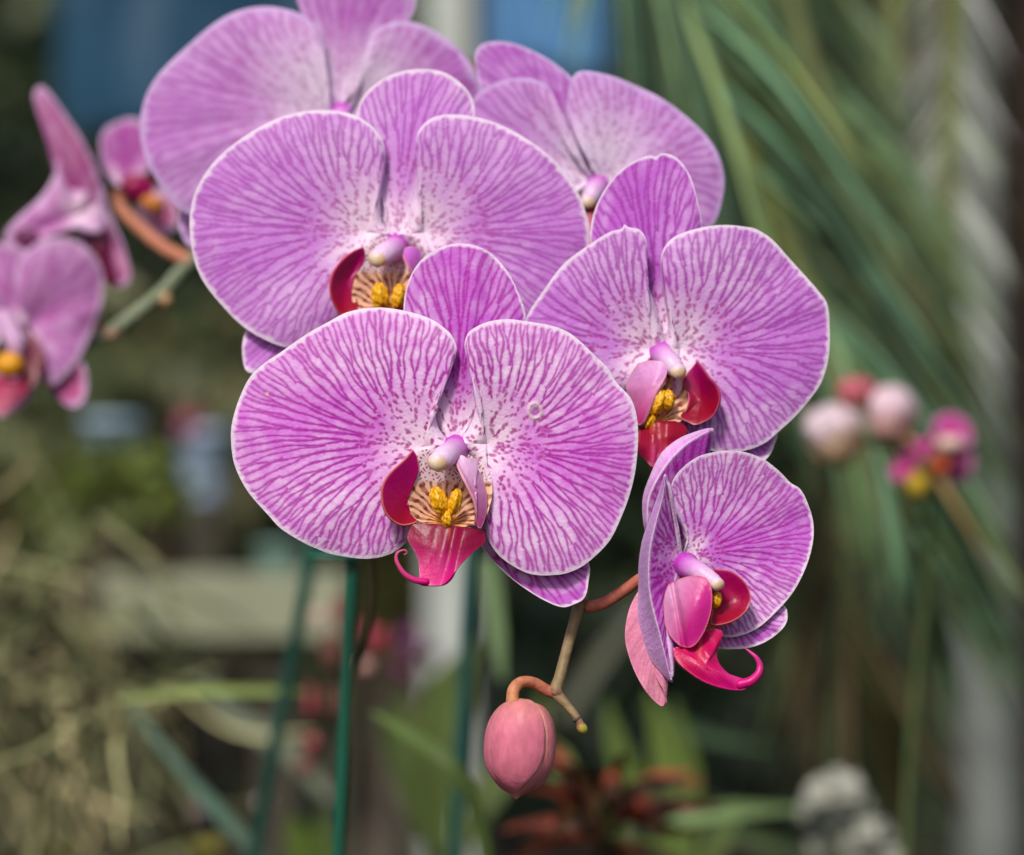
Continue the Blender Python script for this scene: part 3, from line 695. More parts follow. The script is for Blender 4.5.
def lobe_color(c_in, c_out, edge=None, dirv=(0, 1), c0=(0, 0), span=30, rim=2.0):
    def f(px, py, s, w_, R):
        t = np.clip(((px - c0[0]) * dirv[0] + (py - c0[1]) * dirv[1]) / span, 0, 1)
        c = mix(c_in, c_out, t)
        n_ = 0.5 + 0.5 * np.sin(w_ * 80 + 3 * np.sin(s * 9)); c = mix(c, c * 0.85, n_ * 0.35)
        if edge is not None: c = mix(c, edge, (1 - sm(0.4, rim, (1 - s) * R)) * 0.75)
        return c
    return f

def throat_color(cx, cy, n=26, spots_above=None):
    def f(px, py, s, w_, R):
        dx, dy = px - cx, py - cy; r = np.hypot(dx, dy); a = np.arctan2(dx, -dy)
        c = mix(lin(246, 178, 70), lin(244, 196, 160), sm(5, 26, r))
        st_ = np.sin(a * n * 1.35 + 1.1 * np.sin(r * 0.23 + a * 3) + 0.7 * np.sin(a * 17)) + 0.25 * np.sin(r * 1.1 + a * 9); c = mix(c, MAROON, sm(-0.15, 0.4, st_) * sm(4, 9, r) * (0.75 + 0.2 * np.sin(r * .5 + a * 5)))
        if spots_above is not None:
            up_ = sm(spots_above + 4, spots_above - 4, py)
            up_ = 1 - sm(spots_above - 4, spots_above + 4, py)
            sp = np.sin(px * 0.95 + 1.5 * np.sin(py * .5)) * np.sin(py * 0.9 + 1.3 * np.sin(px * .6)); c2 = mix(lin(240, 218, 226), lin(140, 30, 90), sm(0.35, 0.6, sp) * .9)
            c = mix(c, c2, up_)
        return c
    return f

def midlobe_color(cx, cy, ex, ey, c1=CRIM, c2=HOT):
    L = math.hypot(ex - cx, ey - cy)
    def f(px, py, s, w_, R):
        t = np.clip(((px - cx) * (ex - cx) + (py - cy) * (ey - cy)) / L / L, -0.3, 1.1)
        c = mix(c1, c2, sm(0.1, 1.0, t)); c = mix(c, lin(232, 120, 60), np.exp(-((px - cx) / 1.8) ** 2) * (1 - sm(0.0, 0.3, t)) * .5)
        d = np.abs((px - cx) * (ey - cy) - (py - cy) * (ex - cx)) / L
        ln = np.sin(d * 1.9 + 1) * 0.5 + 0.5
        c = mix(c, c * 0.6, ln * 0.5 * (1 - sm(0.6, 1, t)))
        return mix(c, lin(240, 90, 170), np.exp(-(((px - cx) * (ey - cy) - (py - cy) * (ex - cx)) / L / 5 - 0.6) ** 2) * sm(0.3, 0.8, t) * 0.35)
    return f

def callus(parent, D, pieces, seed=0):
    for (x, y, mm, rx, ry, rz, rot) in pieces:
        rng = random.Random(seed); seed += 1; p = rng.uniform(0, 6)
        def colf(U, V_, p=p):
            sp = np.sin(U * 11 + p + 2 * np.sin(V_ * 6)) * np.sin(V_ * 17 + p)
            return mix(mix(YEL, lin(246, 190, 30), 0.5 + 0.5 * np.sin(U * 3 + V_ * 4)), lin(150, 50, 10), sm(0.45, 0.75, sp) * .85)
        blob("callus", parent, (x, y, mm), (rx, ry, rz), D, M_CALLUS, colf, rot, nu=36, nv=26, deform=lambda U, V_, p=p: 1 + 0.10 * np.sin(5 * U + p) * np.cos(V_) + 0.06 * np.sin(9 * V_ + 3 * U))

def column(parent, D, top, cap, r0, r1, mmt, mmc, capcol=lin(250, 230, 206)):
    V1 = lin(206, 70, 206); V2 = lin(240, 204, 240)
    mx_, my_ = (top[0] * .55 + cap[0] * .45), (top[1] * .6 + cap[1] * .4)
    def cf(u, th_): f = min(1, max(0, (u - 0.25) / 0.6)); return V1 * (1 - f) + V2 * f
    o = tube("column", parent, [(top[0] + (top[0] - cap[0]) * .12, top[1] - 1.0, mmt + 2.5, r0 * 1.25), (top[0], top[1] + 1, mmt - 0.8, r0 * 1.05), (mx_, my_ , (mmt + mmc) / 2 - 1.2, r0 * 0.92), (cap[0], cap[1], mmc, r1)], D, M_LIP, cf, n=28, seg=12)
    dx, dy = cap[0] - top[0], cap[1] - top[1]; L = math.hypot(dx, dy)
    blob("anther_cap", parent, (cap[0] + dx / L * r1 * .45, cap[1] + dy / L * r1 * .45, mmc - 0.9), (r1 * 0.95, r1 * 0.85, r1 * .21), D, M_LIP,
         lambda U, V_: mix(mix(capcol, lin(236, 200, 156), 0.5 + 0.5 * np.sin(3 * U)), lin(242, 212, 238), sm(0.0, 0.9, V_)), nu=28, nv=20, deform=lambda U, V_: 1 + 0.05 * np.cos(2 * U) - 0.06 * np.exp(-(np.sin(U) / 0.12) ** 2) * (np.cos(U) > 0) * sm(0.2, -0.8, V_))
    return o

def flower_root(spray, center, D, path, col0, label, rad=(5, 3.6)):
    """pedicel and receptacle; path (px,py,mm) from the flower's back to the rachis"""
    n = len(path); pts = [(x, y, mm, rad[0] + (rad[1] - rad[0]) * i / (n - 1)) for i, (x, y, mm) in enumerate(path)]
    return tube("flower", spray, pts, D, M_STEM, col0, n=16, seg=10, loc=None, label=label)

PED = lin(196, 118, 96)
spray_root = P(300, 855, 1.195) * (1, 1, 0); spray_root[2] = 0
sprayA = thing("orchid_spray", spray_root, "front orchid spike in sharp focus, four lilac veined flowers and a pink bud", "orchid")

# rachis of the front spray
def stemcol(u, th_): return (lin(150, 126, 90) * (1 - u) + lin(96, 92, 62) * u) * (1 + 0.12 * math.sin(th_ * 5 + u * 90))
tube("rachis", sprayA, [(584, 731, 6, 3.2), (577, 718, 6, 4.0), (566, 704, 7, 4.6), (556, 692, 8, 6.6), (560, 676, 9, 5.8), (568, 645, 11, 5.6), (577, 612, 13, 6.0), (581, 598, 14, 7.2), (582, 570, 17, 6.0), (575, 500, 26, 6), (560, 420, 34, 6.5), (520, 330, 45, 6.5), (470, 260, 58, 7), (420, 225, 72, 7), (380, 240, 86, 7), (368, 330, 100, 7), (370, 450, 112, 6), (373, 560, 150, 5), (370, 620, 165, 4.5), (352, 700, 190, 4), (340, 900, 195, 4.5)], 1.0, M_STEM, stemcol, n=16, seg=8)
a_ = P(378, 900, 1.124); tube("rachis", sprayA, [(340, 898, 0, 4.5), (322, 1300, 0, 5.5), (300, 1850, 0, 7)], 1.195, M_STEM, lin(96, 92, 62), n=12, seg=4)
blob("node", sprayA, (577, 719, 6), (4.8, 3.4, 1.2), 1.0, M_STEM, lambda U, V_: mix(lin(110, 90, 76), lin(90, 70, 58), 0.5 + 0.5 * np.sin(9 * V_)), rot=-30, nu=24, nv=18)
blob("spike_tip", sprayA, (582, 728, 4.5), (5.2, 6.4, 1.4), 1.0, M_BUD, lambda U, V_: mix(lin(186, 178, 70), lin(150, 100, 80), sm(-0.2, 0.9, V_)), rot=-35, nu=24, nv=18)
blob("node", sprayA, (556, 693, 8), (8.5, 5.5, 2.0), 1.0, M_STEM, lambda U, V_: mix(lin(150, 110, 86), lin(110, 80, 60), 0.5 + 0.5 * np.sin(9 * V_)), rot=30, nu=24, nv=18)
blob("node", sprayA, (581, 601, 13.6), (7.6, 6, 1.9), 1.0, M_STEM, lambda U, V_: mix(lin(140, 116, 88), lin(110, 86, 62), 0.5 + 0.5 * np.sin(9 * V_)), rot=10, nu=24, nv=18)

# --- flower A (front)
zA = lambda pts: zt(220, 230, 2.193, pts)
zL = lambda pts: zt(370, 400, 4.271, pts)
fA = flower_root(sprayA, (445, 462), 1.0, [(447, 470, 4), (460, 468, 14), (500, 462, 26), (560, 440, 32)], PED, "front centre flower facing the camera, with spotted white centre")
D = 1.0
sheet("dorsal_sepal", fA, (455, 440), zA([(498, 466, 3), (478, 440, 4), (466, 405, 4), (455, 365, 4.5), (428, 300, 5), (405, 225, 5), (402, 175, 5), (412, 115, 5), (442, 65, 5.5), (490, 36, 6), (540, 30, 6), (590, 48, 6), (630, 90, 5.5), (655, 140, 5), (670, 190, 5), (655, 245, 5), (620, 320, 5), (580, 380, 4.5), (560, 420, 4), (545, 445, 4), (524, 466, 3)]), D, (2.0, 5),
      dict(n0=7, axis=0.5, axw=0.22, bend=0.55, d0=40, d1=95, thr=1.12, pale=0.3, lilac=lin(198, 100, 208), hw=1.3, rim=2.4), bulge=-1.2, seed=21)
sheet("lateral_sepal", fA, (462, 492), zA([(540, 560, 4), (545, 620, 5), (572, 690, 6), (625, 752, 3.6), (690, 800, 3), (745, 826, 2.6), (778, 820, 2.4), (800, 805, 2.4), (808, 770, 2.4), (808, 728, 2.6), (770, 650, 3.6), (700, 570, 5), (610, 530, 4)]), D, (3.5, 7), dict(n0=6, axis=0.5, bend=0.5, pale=0.35, lilac=lin(198, 104, 208), thr=1.1, rim=2.4), bulge=1.0, seed=22)
sheet("lateral_sepal", fA, (434, 492), [(425, 505, 5), (390, 520, 6), (340, 535, 8), (318, 520, 9), (322, 500, 9), (350, 480, 8), (400, 470, 5), (425, 478, 4)], D, (3.5, 7), dict(n0=5, axis=0.5, bend=0.5), step=2.5, seed=23)
sheet("petal", fA, (421, 447), zA([(510, 468, 1.5), (492, 452, 1.2), (478, 430, 0.6), (472, 395, 0), (484, 345, -0.6), (510, 300, -1.2), (519, 262, -1.6), (512, 238, -1.6), (498, 220, -1.5), (460, 194, -1), (400, 176, 0), (340, 170, 0.5), (280, 180, 1), (235, 203, 1.5), (190, 228, 1.8), (130, 270, 2), (100, 290, 2.2), (66, 322, 2.2), (42, 370, 2.2), (27, 420, 2), (24, 460, 1.8), (32, 515, 1.5), (60, 572, 1.0), (110, 630, 0.4), (135, 656, 0.2), (180, 684, 0), (215, 700, 0), (250, 712, 0), (320, 721, -0.4), (372, 711, -0.6), (405, 688, -0.6), (424, 655, -0.4), (428, 620, 0.2), (440, 575, 0.8), (462, 520, 1.4), (480, 495, 1.6), (510, 468, 1.5)]), D, (1.2, 1),
      dict(n0=11, axis=0.50, axw=0.17, bend=0.30, d0=34, d1=80, pale=0.64), step=1.2, bulge=-1.8, curl=0.6, seed=24, marks=[(267, 394, 2.2, 'spot')])
sheet("petal", fA, (487, 444), zA([(506, 468, 1.5), (532, 452, 1.2), (552, 420, 0.6), (563, 380, 0), (562, 335, -0.8), (548, 295, -1.5), (537, 262, -2), (538, 240, -2), (550, 220, -2), (585, 202, -1.6), (620, 196, -1.4), (650, 197, -1.2), (720, 208, -0.6), (760, 222, -.4), (790, 244, -0.2), (822, 275, 0), (850, 302, 0.2), (870, 335, 0.4), (898, 365, 0.5), (912, 400, 0.6), (917, 450, 0.6), (912, 520, 0.4), (900, 575, 0.2), (882, 625, 0), (855, 680, -0.4), (815, 722, -0.8), (780, 745, -1), (740, 756, -1.2), (680, 754, -1.2), (625, 725, -1), (594, 690, -0.6), (582, 650, -0.2), (586, 600, 0.4), (582, 560, 0.8), (565, 520, 1.2), (545, 495, 1.6), (506, 468, 1.5)]), D, (1.2, 1),
      dict(n0=11, axis=0.56, axw=0.16, bend=0.30, d0=34, d1=80, pale=0.66), step=1.2, bulge=-1.8, curl=0.6, seed=25, marks=[(535, 411, 6.3, 'ring')])
# lip
sheet("lip_throat", fA, (446, 512), zL([(205, 215, -1), (160, 300, -2), (150, 400, -4), (170, 480, -5), (230, 528, -6), (320, 545, -6.5), (410, 540, -6), (480, 520, -5), (515, 440, -3.5), (522, 370, -2.5), (505, 300, -1), (450, 250, 0), (380, 215, 0), (290, 205, 0), (205, 215, -1)]), D, (0.5, -3), colf=throat_color(446, 524, 24, 482), mat=M_LIP, s0=0.0, step=0.8, th=0.5, ruff=0.1)
sheet("lip_middle_lobe", fA, zL([(300, 640)])[0], zL([(178, 530, -6), (230, 527, -6.6), (300, 530, -7), (400, 542, -7), (470, 556, -6.5), (490, 572, -6), (488, 608, -6.5), (440, 650, -8), (385, 705, -9.5), (335, 770, -11), (300, 791, -11.5), (255, 792, -11.5), (220, 788, -11.5), (205, 776, -11), (212, 756, -10.8), (211, 735, -10), (208, 690, -9), (190, 645, -8), (165, 605, -7), (160, 580, -6.5), (178, 530, -6)]), D, (-9.2, -7), cup=keel(449, 528, 436, 584, 0.45, 5.5, -2.0), colf=midlobe_color(449, 528, 436, 584, lin(146, 0, 60), lin(222, 10, 132)), mat=M_LIP, s0=0.0, step=0.9, th=0.7, ruff=0.15, relief=0)
tube("lip_tendril", fA, zL([(225, 770)])[0:1] and [(x, y, m, r) for (x, y), m, r in zip(zL([(240, 776), (190, 768), (150, 745), (125, 712), (112, 680), (116, 655), (135, 643), (152, 642), (157, 655), (146, 660)]), [-11.2, -11.5, -11.8, -12, -12, -12, -11.8, -11.6, -11.4, -11.2], [3.6, 3.2, 2.7, 2.2, 1.8, 1.4, 1.1, .8, .7, .5])], D, M_LIP, lambda u, t: HOT * (1 - u) + lin(226, 120, 150) * u, n=12, seg=6)
sheet("lip_side_lobe", fA, zL([(155, 440)])[0], zL([(185, 214, -3), (150, 255, -5), (95, 305, -7.5), (62, 350, -8.5), (50, 400, -9), (58, 460, -9), (85, 505, -8.5), (130, 533, -7.5), (175, 530, -6.5), (200, 515, -5.8), (176, 480, -4), (163, 430, -3), (178, 380, -2.2), (200, 330, -2), (208, 290, -2), (200, 240, -2.2), (185, 214, -3)]), D, (-4.9, -6), colf=lobe_color(MAG, CRIM, lin(226, 130, 110), (0.3, 1), (410, 470), 45, 1.6), mat=M_LIP, s0=0.0, step=0.8, th=0.6, ruff=0.1)
sheet("lip_side_lobe", fA, zL([(448, 380)])[0], zL([(372, 240, -5), (395, 236, -5.5), (420, 250, -5.5), (440, 248, -5), (465, 256, -4.5), (458, 285, -4), (478, 330, -3.5), (497, 390, -3.5), (501, 430, -4), (495, 490, -5), (475, 546, -6), (455, 532, -6.5), (458, 480, -8), (450, 430, -9), (425, 375, -9.5), (398, 320, -9), (378, 275, -7), (372, 240, -5)]), D, (-7.4, -6), colf=lobe_color(lin(232, 186, 228), lin(206, 70, 150), lin(240, 170, 180), (0, 1), (470, 462), 66, 1.5), mat=M_LIP, s0=0.0, step=0.8, th=0.6, ruff=0.1)
callus(fA, D, [(439, 501, -6.8, 8.5, 14, 2.4, 24 - 44), (455, 502, -6.8, 6.5, 13, 2.2, 14), (447, 519, -7.0, 5, 9, 2.0, 0)], 3)
column(fA, D, (454, 450), (442.5, 458.5), 12.5, 12, 0.5, -7.5)

# --- flower B (upper left)
zB = lambda pts: zt(130, 0, 2.1787, pts)
zb = lambda pts: zt(300, 200, 6.58, pts)
fB = flower_root(sprayA, (385, 240), 1.042, [(388, 250, 4), (400, 250, 12), (425, 240, 26)], PED, "flower above and left of the front one, wide lilac petals")
D = 1.042
SB = dict(d0=34, d1=86, vs=0.66, hw=1.2, vein=lin(160, 48, 166), pale=0.50, palec=lin(232, 196, 236), lilac=lin(206, 132, 220), rim=3.2)
sheet("dorsal_sepal", fB, (394, 238), zB([(560, 518, 3), (545, 480, 4), (543, 430, 4), (528, 360, 4.5), (505, 300, 5), (495, 250, 5), (508, 210, 5.5), (545, 175, 6), (590, 156, 6), (640, 150, 6), (690, 160, 6), (730, 190, 5.5), (748, 222, 5), (750, 260, 5), (735, 310, 5), (690, 380, 4.5), (650, 430, 4), (620, 480, 4), (600, 518, 3)]), D, (2.0, 5), dict(SB, n0=7, axw=0.22, bend=0.5, thr=1.1, pale=0.55, d1=110), bulge=-1, seed=31)
sheet("lateral_sepal", fB, (372, 262), zB([(520, 540, 4), (430, 570, 5), (330, 630, 5), (270, 690, 4), (247, 735, 3.6), (246, 785, 3.4), (262, 812, 3.4), (320, 802, 3.4), (400, 760, 4), (480, 690, 6), (530, 600, 4)]), D, (3.5, 7), dict(SB, n0=5, bend=0.5), seed=32)
sheet("lateral_sepal", fB, (402, 262), [(415, 265, 5), (450, 300, 7), (470, 350, 8), (455, 368, 9), (430, 350, 8), (400, 300, 6)], D, (3.5, 7), dict(SB, n0=4), step=2.4, seed=33)
sheet("petal", fB, (366, 232), zB([(580, 512, 1.5), (556, 495, 1), (548, 475, 0.8), (546, 430, 0), (554, 380, -0.8), (556, 335, -1.2), (545, 295, -1.4), (510, 262, -1.2), (465, 244, -0.8), (400, 240, 0), (330, 255, 0.8), (260, 290, 1.3), (190, 345, 1.8), (148, 405, 2), (131, 465, 2), (134, 540, 1.8), (155, 605, 1.4), (200, 665, 1), (250, 714, 0.5), (305, 745, 0), (350, 757, -0.2), (400, 745, 0), (450, 705, 0.2), (485, 650, 0.8), (505, 590, 1.2), (540, 545, 1.5), (580, 512, 1.5)]), D, (1.2, 1), dict(SB, n0=10, axis=0.53, axw=0.2), step=1.5, bulge=-1.8, curl=0.5, seed=34)
sheet("petal", fB, (424, 232), zB([(574, 512, 1.5), (602, 495, 1), (608, 465, 0.6), (622, 410, 0), (626, 360, -0.8), (622, 315, -1.2), (632, 280, -1.4), (665, 254, -1.2), (720, 250, -1), (790, 265, -0.6), (860, 300, -0.2), (920, 345, 0.3), (968, 405, 0.8), (992, 460, 1), (1002, 520, 1), (985, 600, 1), (945, 670, 1), (880, 715, 0.8), (800, 725, 0.5), (730, 690, 0.8), (680, 630, 1), (630, 560, 1.5), (574, 512, 1.5)]), D, (1.2, 1), dict(SB, n0=10, axis=0.55, axw=0.2), step=1.5, bulge=-1.8, curl=0.5, seed=35)
sheet("lip_throat", fB, (388, 282), zb([(425, 310, -1), (400, 420, -2), (355, 540, -3.5), (350, 680, -5), (450, 760, -6), (600, 760, -6), (720, 700, -5), (750, 560, -3.5), (760, 420, -2), (700, 300, 0), (560, 240, 0), (425, 310, -1)]), D, (0.5, -3), colf=throat_color(391, 310, 22, 272), mat=M_LIP, s0=0, step=1, th=0.5, ruff=0.1)
sheet("lip_side_lobe", fB, zb([(300, 550)])[0], zb([(418, 312, -3), (355, 340, -5), (280, 400, -7), (228, 470, -8), (204, 545, -8.5), (205, 620, -8.5), (228, 690, -8), (270, 750, -7.5), (340, 735, -6.5), (385, 700, -5.5), (372, 640, -4), (365, 560, -3), (385, 480, -2.4), (420, 400, -2), (428, 340, -2), (418, 312, -3)]), D, (-3.8, -6), colf=lobe_color(MAG, CRIM, lin(210, 70, 80), (0.2, 1), (345, 265), 42, 1.6), mat=M_LIP, s0=0, step=1, th=0.6, ruff=0.1)
sheet("lip_side_lobe", fB, zb([(740, 390)])[0], zb([(690, 315, -5), (735, 305, -5), (790, 330, -4), (800, 400, -4), (790, 520, -5), (770, 600, -7), (750, 500, -8), (715, 430, -9), (682, 365, -7), (690, 315, -5)]), D, (-6.5, -6), colf=lobe_color(lin(206, 110, 214), lin(200, 80, 150), lin(236, 150, 160), (0, 1), (412, 252), 40, 1.5), mat=M_LIP, s0=0, step=1, th=0.6, ruff=0.1)
sheet("lip_middle_lobe", fB, (390, 325), [(368, 312, -6), (390, 308, -7), (412, 312, -6), (408, 330, -8), (390, 352, -11), (374, 332, -8), (368, 312, -6)], D, (-8, -7), colf=midlobe_color(390, 308, 390, 350), mat=M_LIP, s0=0, step=2)
callus(fB, D, [(380, 296, -6.8, 8.5, 13, 2.4, -6), (399, 296, -6.8, 7.5, 12, 2.2, 8)], 13)
column(fB, D, (394, 248), (382, 255.5), 12, 11, 0.5, -7.0, lin(240, 222, 190))

# --- flower C (right)
zC = lambda pts: zt(510, 140, 2.591, pts)
zc = lambda pts: zt(600, 320, 5.343, pts)
fC = flower_root(sprayA, (665, 345), 1.024, [(664, 352, 4), (640, 360, 14), (600, 395, 16), (566, 440, 13)], PED, "right hand flower turned slightly left, with crimson lip lobe")
D = 1.024
SC = dict(d0=32, d1=80, vs=0.78, hw=1.25, vein=lin(158, 44, 164), pale=0.55, palec=lin(234, 200, 238), lilac=lin(204, 126, 218), rim=2.8)
sheet("dorsal_sepal", fC, (663, 340), zC([(370, 520, 4), (330, 480, 4.5), (280, 420, 5), (235, 340, 5.5), (210, 270, 6), (214, 200, 6), (243, 132, 6.5), (288, 77, 7), (340, 46, 7), (365, 40, 7), (378, 44, 7), (395, 34, 7), (432, 46, 7), (465, 90, 6.5), (484, 150, 6), (497, 220, 5.5), (492, 290, 5), (450, 380, 4.5), (415, 460, 4), (398, 520, 4)]), D, (2.5, 5), dict(SC, n0=7, axw=0.25, bend=0.55, thr=1.1, pale=0.2, lilac=lin(192, 98, 206), vs=.85, d0=36, d1=100, rim=2.0), bulge=-1, seed=41, step=1.3)
sheet("lateral_sepal", fC, (672, 370), zC([(430, 590, 4), (440, 680, 5), (500, 770, 4.5), (570, 825, 4), (640, 838, 3.4), (668, 822, 3.2), (685, 790, 3.2), (688, 750, 3.4), (620, 680, 6), (500, 600, 5)]), D, (3.5, 7), dict(SC, n0=5, bend=.5), step=1.6, seed=42)
sheet("lateral_sepal", fC, (655, 370), [(650, 372, 4), (620, 390, 6), (590, 430, 8), (598, 452, 9), (622, 448, 9), (645, 410, 7), (660, 385, 5)], D, (3.5, 7), dict(SC, n0=4), step=2.4, seed=43)
sheet("petal", fC, (650, 349), zC([(404, 536, 1.5), (396, 505, 1), (390, 470, 0.5), (370, 410, -0.4), (348, 345, -1.4), (356, 290, -2.2), (352, 255, -2.6), (335, 232, -2.6), (308, 226, -2.5), (296, 219, -2.5), (288, 230, -2.4), (255, 240, -2), (200, 275, -1), (140, 320, 0.4), (90, 385, 1.4), (45, 455, 2), (25, 530, 2), (50, 600, 2), (120, 650, 1.8), (200, 670, 1.4), (280, 660, 1), (330, 630, 1), (360, 590, 1.3), (382, 566, 1.5), (404, 536, 1.5)]), D, (1.2, 1), dict(SC, n0=10, axis=0.55, axw=0.2), step=1.3, bulge=-1.6, curl=0.5, seed=44)
sheet("petal", fC, (680, 349), zC([(396, 540, 1.5), (404, 515, 1), (408, 470, 0.5), (396, 385, -0.8), (390, 315, -1.6), (402, 275, -2), (435, 246, -2), (500, 226, -1.6), (560, 220, -1.2), (618, 226, -0.8), (640, 232, -.6), (680, 258, -0.2), (725, 308, 0.4), (765, 352, 0.8), (800, 392, 1.2), (822, 425, 1.4), (828, 480, 1.5), (826, 560, 1.4), (808, 625, 1.2), (780, 668, 1), (745, 710, 0.6), (700, 752, 0.2), (660, 785, 0), (615, 803, -0.2), (560, 812, -0.4), (500, 795, -0.4), (450, 745, 0), (422, 680, 0.5), (416, 610, 1), (412, 575, 1.4), (396, 540, 1.5)]), D, (1.2, 1), dict(SC, n0=11, axis=0.55, axw=0.19), step=1.3, bulge=-1.8, curl=0.5, seed=45)
sheet("lip_throat", fC, (664, 392), zc([(260, 225, -1), (190, 300, -2), (170, 430, -4), (215, 550, -5), (300, 560, -6), (420, 545, -5.5), (480, 480, -4), (480, 350, -2.5), (450, 260, -1), (350, 210, 0), (260, 225, -1)]), D, (0.5, -3), colf=throat_color(654, 424, 22, None), mat=M_LIP, s0=0, step=0.9, th=0.5, ruff=0.1)
sheet("lip_side_lobe", fC, zc([(540, 430)])[0], zc([(517, 220, -3), (545, 255, -5), (580, 305, -7), (622, 352, -8), (640, 410, -8.5), (632, 460, -8.5), (605, 510, -8), (565, 540, -7.5), (510, 560, -7), (470, 545, -6.5), (430, 522, -6), (455, 490, -5), (472, 420, -4), (462, 380, -3), (440, 340, -2.5), (462, 290, -2), (495, 250, -2), (517, 220, -3)]), D, (-4.0, -6), colf=lobe_color(MAG * .85, CRIM * .85, lin(200, 80, 120), (0.1, 1), (700, 365), 40, 1.6), mat=M_LIP, s0=0, step=0.9, th=0.6, ruff=0.1)
sheet("lip_side_lobe", fC, zc([(255, 360)])[0], zc([(200, 232, -4), (260, 216, -5), (320, 220, -6), (352, 245, -6.5), (358, 280, -7), (335, 335, -8.5), (300, 390, -9.5), (270, 450, -10), (240, 520, -10), (215, 560, -9), (185, 540, -7), (172, 450, -4), (140, 370, -2.5), (160, 300, -2.5), (200, 232, -4)]), D, (-8, -6), colf=lobe_color(lin(226, 160, 216), lin(196, 40, 120), lin(220, 150, 170), (0.1, 1), (645, 372), 48, 1.4), mat=M_LIP, s0=0, step=0.9, th=0.6, ruff=0.1)
sheet("lip_middle_lobe", fC, zc([(310, 630)])[0], zc([(212, 570, -7), (260, 560, -7.5), (300, 540, -8), (360, 542, -8), (420, 545, -7), (462, 575, -6), (455, 615, -7), (410, 650, -8.5), (350, 690, -10), (305, 735, -11), (280, 785, -12), (235, 740, -11), (200, 700, -9.5), (200, 640, -8), (212, 570, -7)]), D, (-10, -8), cup=keel(652, 424, 652, 466, 0.4, 5.0, -1.2), colf=midlobe_color(652, 424, 652, 466, lin(170, 16, 50), lin(196, 30, 84)), mat=M_LIP, s0=0, step=0.9, th=0.7, ruff=0.12)
callus(fC, D, [(657, 403, -7.2, 8, 14, 2.4, 28), (668, 400, -6.6, 7, 10, 2.0, 6), (650, 422, -7.4, 4.5, 8, 1.8, 30)], 23)
column(fC, D, (662, 354), (675, 368), 10.8, 9.5, 0.3, -5.5, lin(240, 214, 190))

# --- flower D (lower right, three-quarter view)
zD = lambda pts: zt(600, 410, 2.757, pts)
fD = flower_root(sprayA, (690, 560), 1.0, [(672, 572, 6), (648, 575, 10), (625, 590, 13), (604, 603, 14), (588, 607, 14)], lin(198, 112, 92), "lower right flower turned three quarters right on an arching pinkish stalk", rad=(6.2, 6.0))
D = 1.0
SD = dict(d0=22, d1=54, k=0.8, vs=0.86, pale=0.6, rim=2.8, lilac=lin(204, 112, 216))
sheet("dorsal_sepal", fD, (684, 548), zD([(160, 400, 3), (128, 345, 2), (118, 300, 1), (118, 240, 0), (138, 180, 0), (168, 120, 1), (215, 80, 2), (262, 60, 3), (300, 50, 4), (314, 56, 4), (312, 85, 6), (300, 120, 7), (275, 190, 7), (262, 280, 6), (250, 360, 5)]), D + 0.006, (5, 5), dict(SD, n0=7, axw=.3, bend=0.4, thr=1.0, pale=0.1, lilac=lin(190, 80, 190), k=0.95),
      mid=zD([(168, 402, 2), (140, 350, 0), (130, 310, -1.5), (134, 245, -2.5), (158, 190, -2.5), (196, 135, -1.5), (240, 92, 0), (272, 72, 1.5), (300, 57, 3), (306, 62, 4), (306, 88, 6), (296, 122, 7), (272, 192, 7), (258, 280, 6), (248, 360, 5)]), smid=0.84, back=lin(222, 156, 226), step=1.2, seed=51)
sheet("lateral_sepal", fD, (672, 590), zD([(130, 470, 8), (105, 500, 7), (82, 545, 6), (70, 600, 5), (72, 650, 4), (95, 720, 3), (130, 780, 2), (168, 816, 2), (179, 800, 1), (168, 755, 1), (155, 715, 3), (160, 640, 5), (180, 560, 8)]), D, (10, 6), dict(SD, n0=4, bend=0.4, vs=0.12, d0=3, d1=6, lilac=lin(226, 140, 168), pale=0.3, palec=lin(236, 176, 190), white=0, rim=1.8, rimc=lin(232, 150, 176)), bulge=-2, step=1.3, seed=52, label="salmon pink outer side of the lower left sepal")
sheet("lateral_sepal", fD, (700, 590), zD([(260, 560, 7), (270, 640, 6.5), (330, 658, 5), (400, 657, 5), (450, 642, 5), (490, 616, 5), (512, 590, 5.5), (517, 565, 6), (505, 538, 6), (440, 520, 6), (330, 520, 7)]), D, (7, 6), dict(SD, n0=5, bend=0.4), step=1.3, seed=53)
sheet("petal", fD, (691, 556), zD([(225, 410, 5), (235, 385, 4.5), (244, 345, 4), (225, 300, 3.5), (203, 262, 3), (195, 225, 2.5), (207, 185, 2), (250, 142, 2), (300, 120, 2), (370, 113, 2.5), (440, 130, 3), (490, 165, 3.5), (525, 200, 4), (552, 218, 4.2), (572, 255, 4.5), (588, 310, 4.8), (586, 370, 4.8), (565, 440, 4.4), (530, 505, 4), (480, 562, 3.4), (430, 604, 3), (375, 625, 2.6), (330, 622, 3), (300, 600, 3.5), (285, 540, 4.5), (270, 480, 5)]), D, (5, 4), dict(SD, n0=10, axis=0.56, axw=0.17), step=1.1, bulge=1.0, curl=0.4, seed=54)
